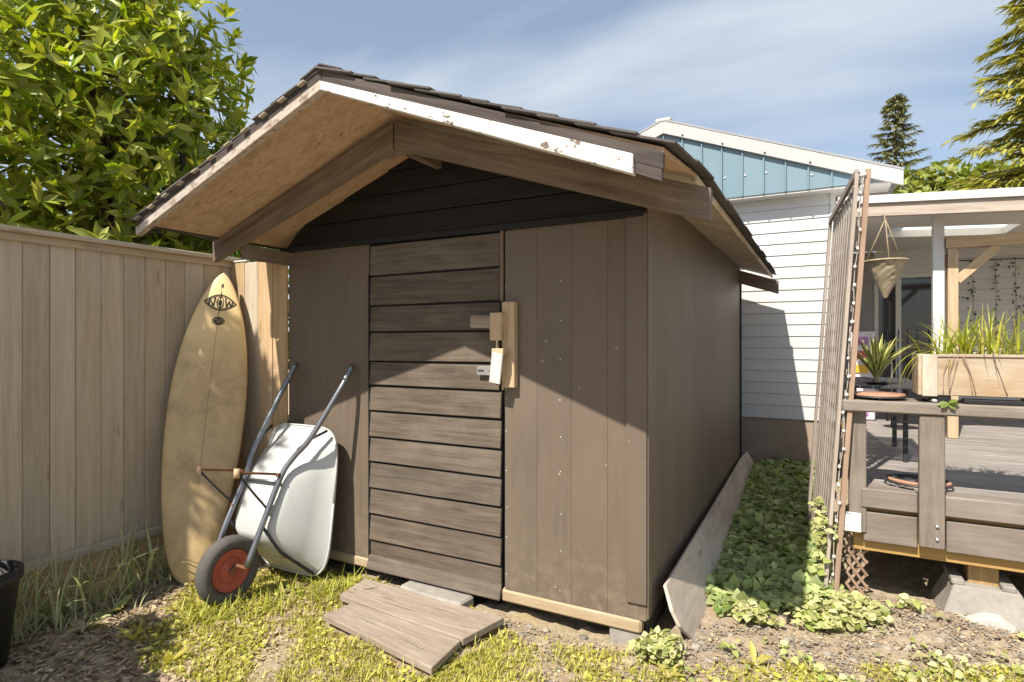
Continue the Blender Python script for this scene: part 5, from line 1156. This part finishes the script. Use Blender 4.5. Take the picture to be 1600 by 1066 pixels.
# ground ivy in the passage
def ivy_field(n, poly, hfun, mat, Lr, name, label, cat, thr=None):
    p = scatter(n, poly); 
    if thr is not None: p = p[clump(p, 7, thr, 4.1)]
    n_ = len(p); h = hfun(p) * rng.random(n_) ** 0.6
    P = np.stack([p[:, 0], p[:, 1], gz(p[:, 0], p[:, 1]) + 0.005 + h], 1); D = rng.normal(0, 1, (n_, 3)); D[:, 2] = rng.normal(0.0, 0.35, n_)
    Nn = np.stack([rng.normal(0, 0.4, n_), rng.normal(-0.35, 0.4, n_), np.ones(n_)], 1); Ls = rng.uniform(*Lr, n_)
    V, Q = leaf_geo(P, D, Nn, Ls, Ls * 0.8, 0.18, 0.2, ((0, 0.3), (0.25, 0.95), (0.6, 0.85), (1, 0.05))); stuff(name, V, Q, mat, label, cat)
PASS = [(-0.60, 3.55), (-0.50, 3.35), (0.06, 3.75), (0.06, 4.2), (-0.05, 6.93), (-0.62, 6.93)]
ivy_field(11500, PASS, lambda p: 0.05 + 0.05 * np.clip(p[:, 1] - 3.4, 0, 4) , 'ivy', (0.025, 0.09), 'ground_ivy', 'dense dark green ground cover filling the passage beside the shed', 'ground cover', -1.7)
ivy_field(1500, [(-0.58, 3.45), (-0.35, 3.28), (0.05, 3.42), (0.4, 3.66), (0.48, 3.86), (0.15, 3.9), (-0.02, 3.75), (-0.5, 3.5)], lambda p: 0.07 + 0 * p[:, 0], 'varieg', (0.022, 0.058), 'variegated_creeper', 'yellow edged creeper leaves spreading in sun before the trellis', 'ground cover', 0.25)
ivy_field(1100, [(-0.80, 2.60), (-0.50, 2.62), (0.9, 3.25), (0.95, 3.75), (0.5, 3.75), (0.0, 3.3), (-0.55, 2.98), (-0.78, 2.76)], lambda p: 0.045 + 0 * p[:, 0], 'varieg', (0.015, 0.045), 'sparse_creeper', 'sparse pale creeper leaves over gravel between shed and deck', 'ground cover', 0.35)
ivy_field(260, [(-0.80, 2.68), (-0.62, 2.70), (-0.60, 2.86), (-0.74, 2.88)], lambda p: 0.09 + 0 * p[:, 0], 'varieg', (0.018, 0.048), 'corner_creeper', 'pale creeper clump at the shed corner beside leaning board', 'ground cover')
ivy_field(260, [(0.0, 3.8), (0.08, 3.8), (0.02, 4.6), (-0.06, 4.6)], lambda p: 0.45 + 0 * p[:, 0], 'varieg', (0.03, 0.06), 'climbing_creeper', 'pale leaves climbing the lower part of the trellis', 'ground cover')
# stones and gravel
SP = scatter(70, [(-0.85, 2.62), (0.9, 3.3), (1.0, 3.85), (0.1, 3.8), (-0.55, 3.1), (-1.5, 2.72), (-1.45, 2.45)])
SP = SP[free(SP)]
for i, (x_, y_) in enumerate(SP):
    r = rnd.uniform(0.009, 0.026)
    o = rock('stone', (x_, y_, float(gz(x_, y_)) + r * 0.2), r, 'stone', None, 100 + i, 2, 0.42); o.rotation_euler.z = rnd.uniform(0, 6)
    tag(o, 'small pale stone lying on the gravelly dirt between shed and deck', 'stone', 'loose stones on the dirt')
p = scatter(5200, [(-1.5, 2.1), (-0.6, 2.5), (1.0, 3.2), (1.1, 3.9), (0.1, 3.9), (-0.55, 3.2), (-0.75, 2.74), (-1.7, 2.78)]); p = p[free(p)]; n_ = len(p)
r_ = rng.uniform(0.003, 0.011, n_)[:, None]; cpts = np.stack([p[:, 0], p[:, 1], gz(p[:, 0], p[:, 1]) + 0.004], 1)
octv = np.array([[1, 0, 0], [0, 1, 0], [-1, 0, 0], [0, -1, 0], [0, 0, 0.7], [0, 0, -0.7]]); jit = rng.uniform(0.7, 1.3, (n_, 6, 1))
V = (cpts[:, None, :] + octv[None] * jit * r_[:, :, None]).reshape(-1, 3); tri = np.array([(0, 1, 4), (1, 2, 4), (2, 3, 4), (3, 0, 4)])
Q = (np.arange(n_)[:, None, None] * 6 + tri[None]).reshape(-1, 3); stuff('gravel', V, Q, 'stone', 'fine pale gravel scattered on the dirt', 'gravel')
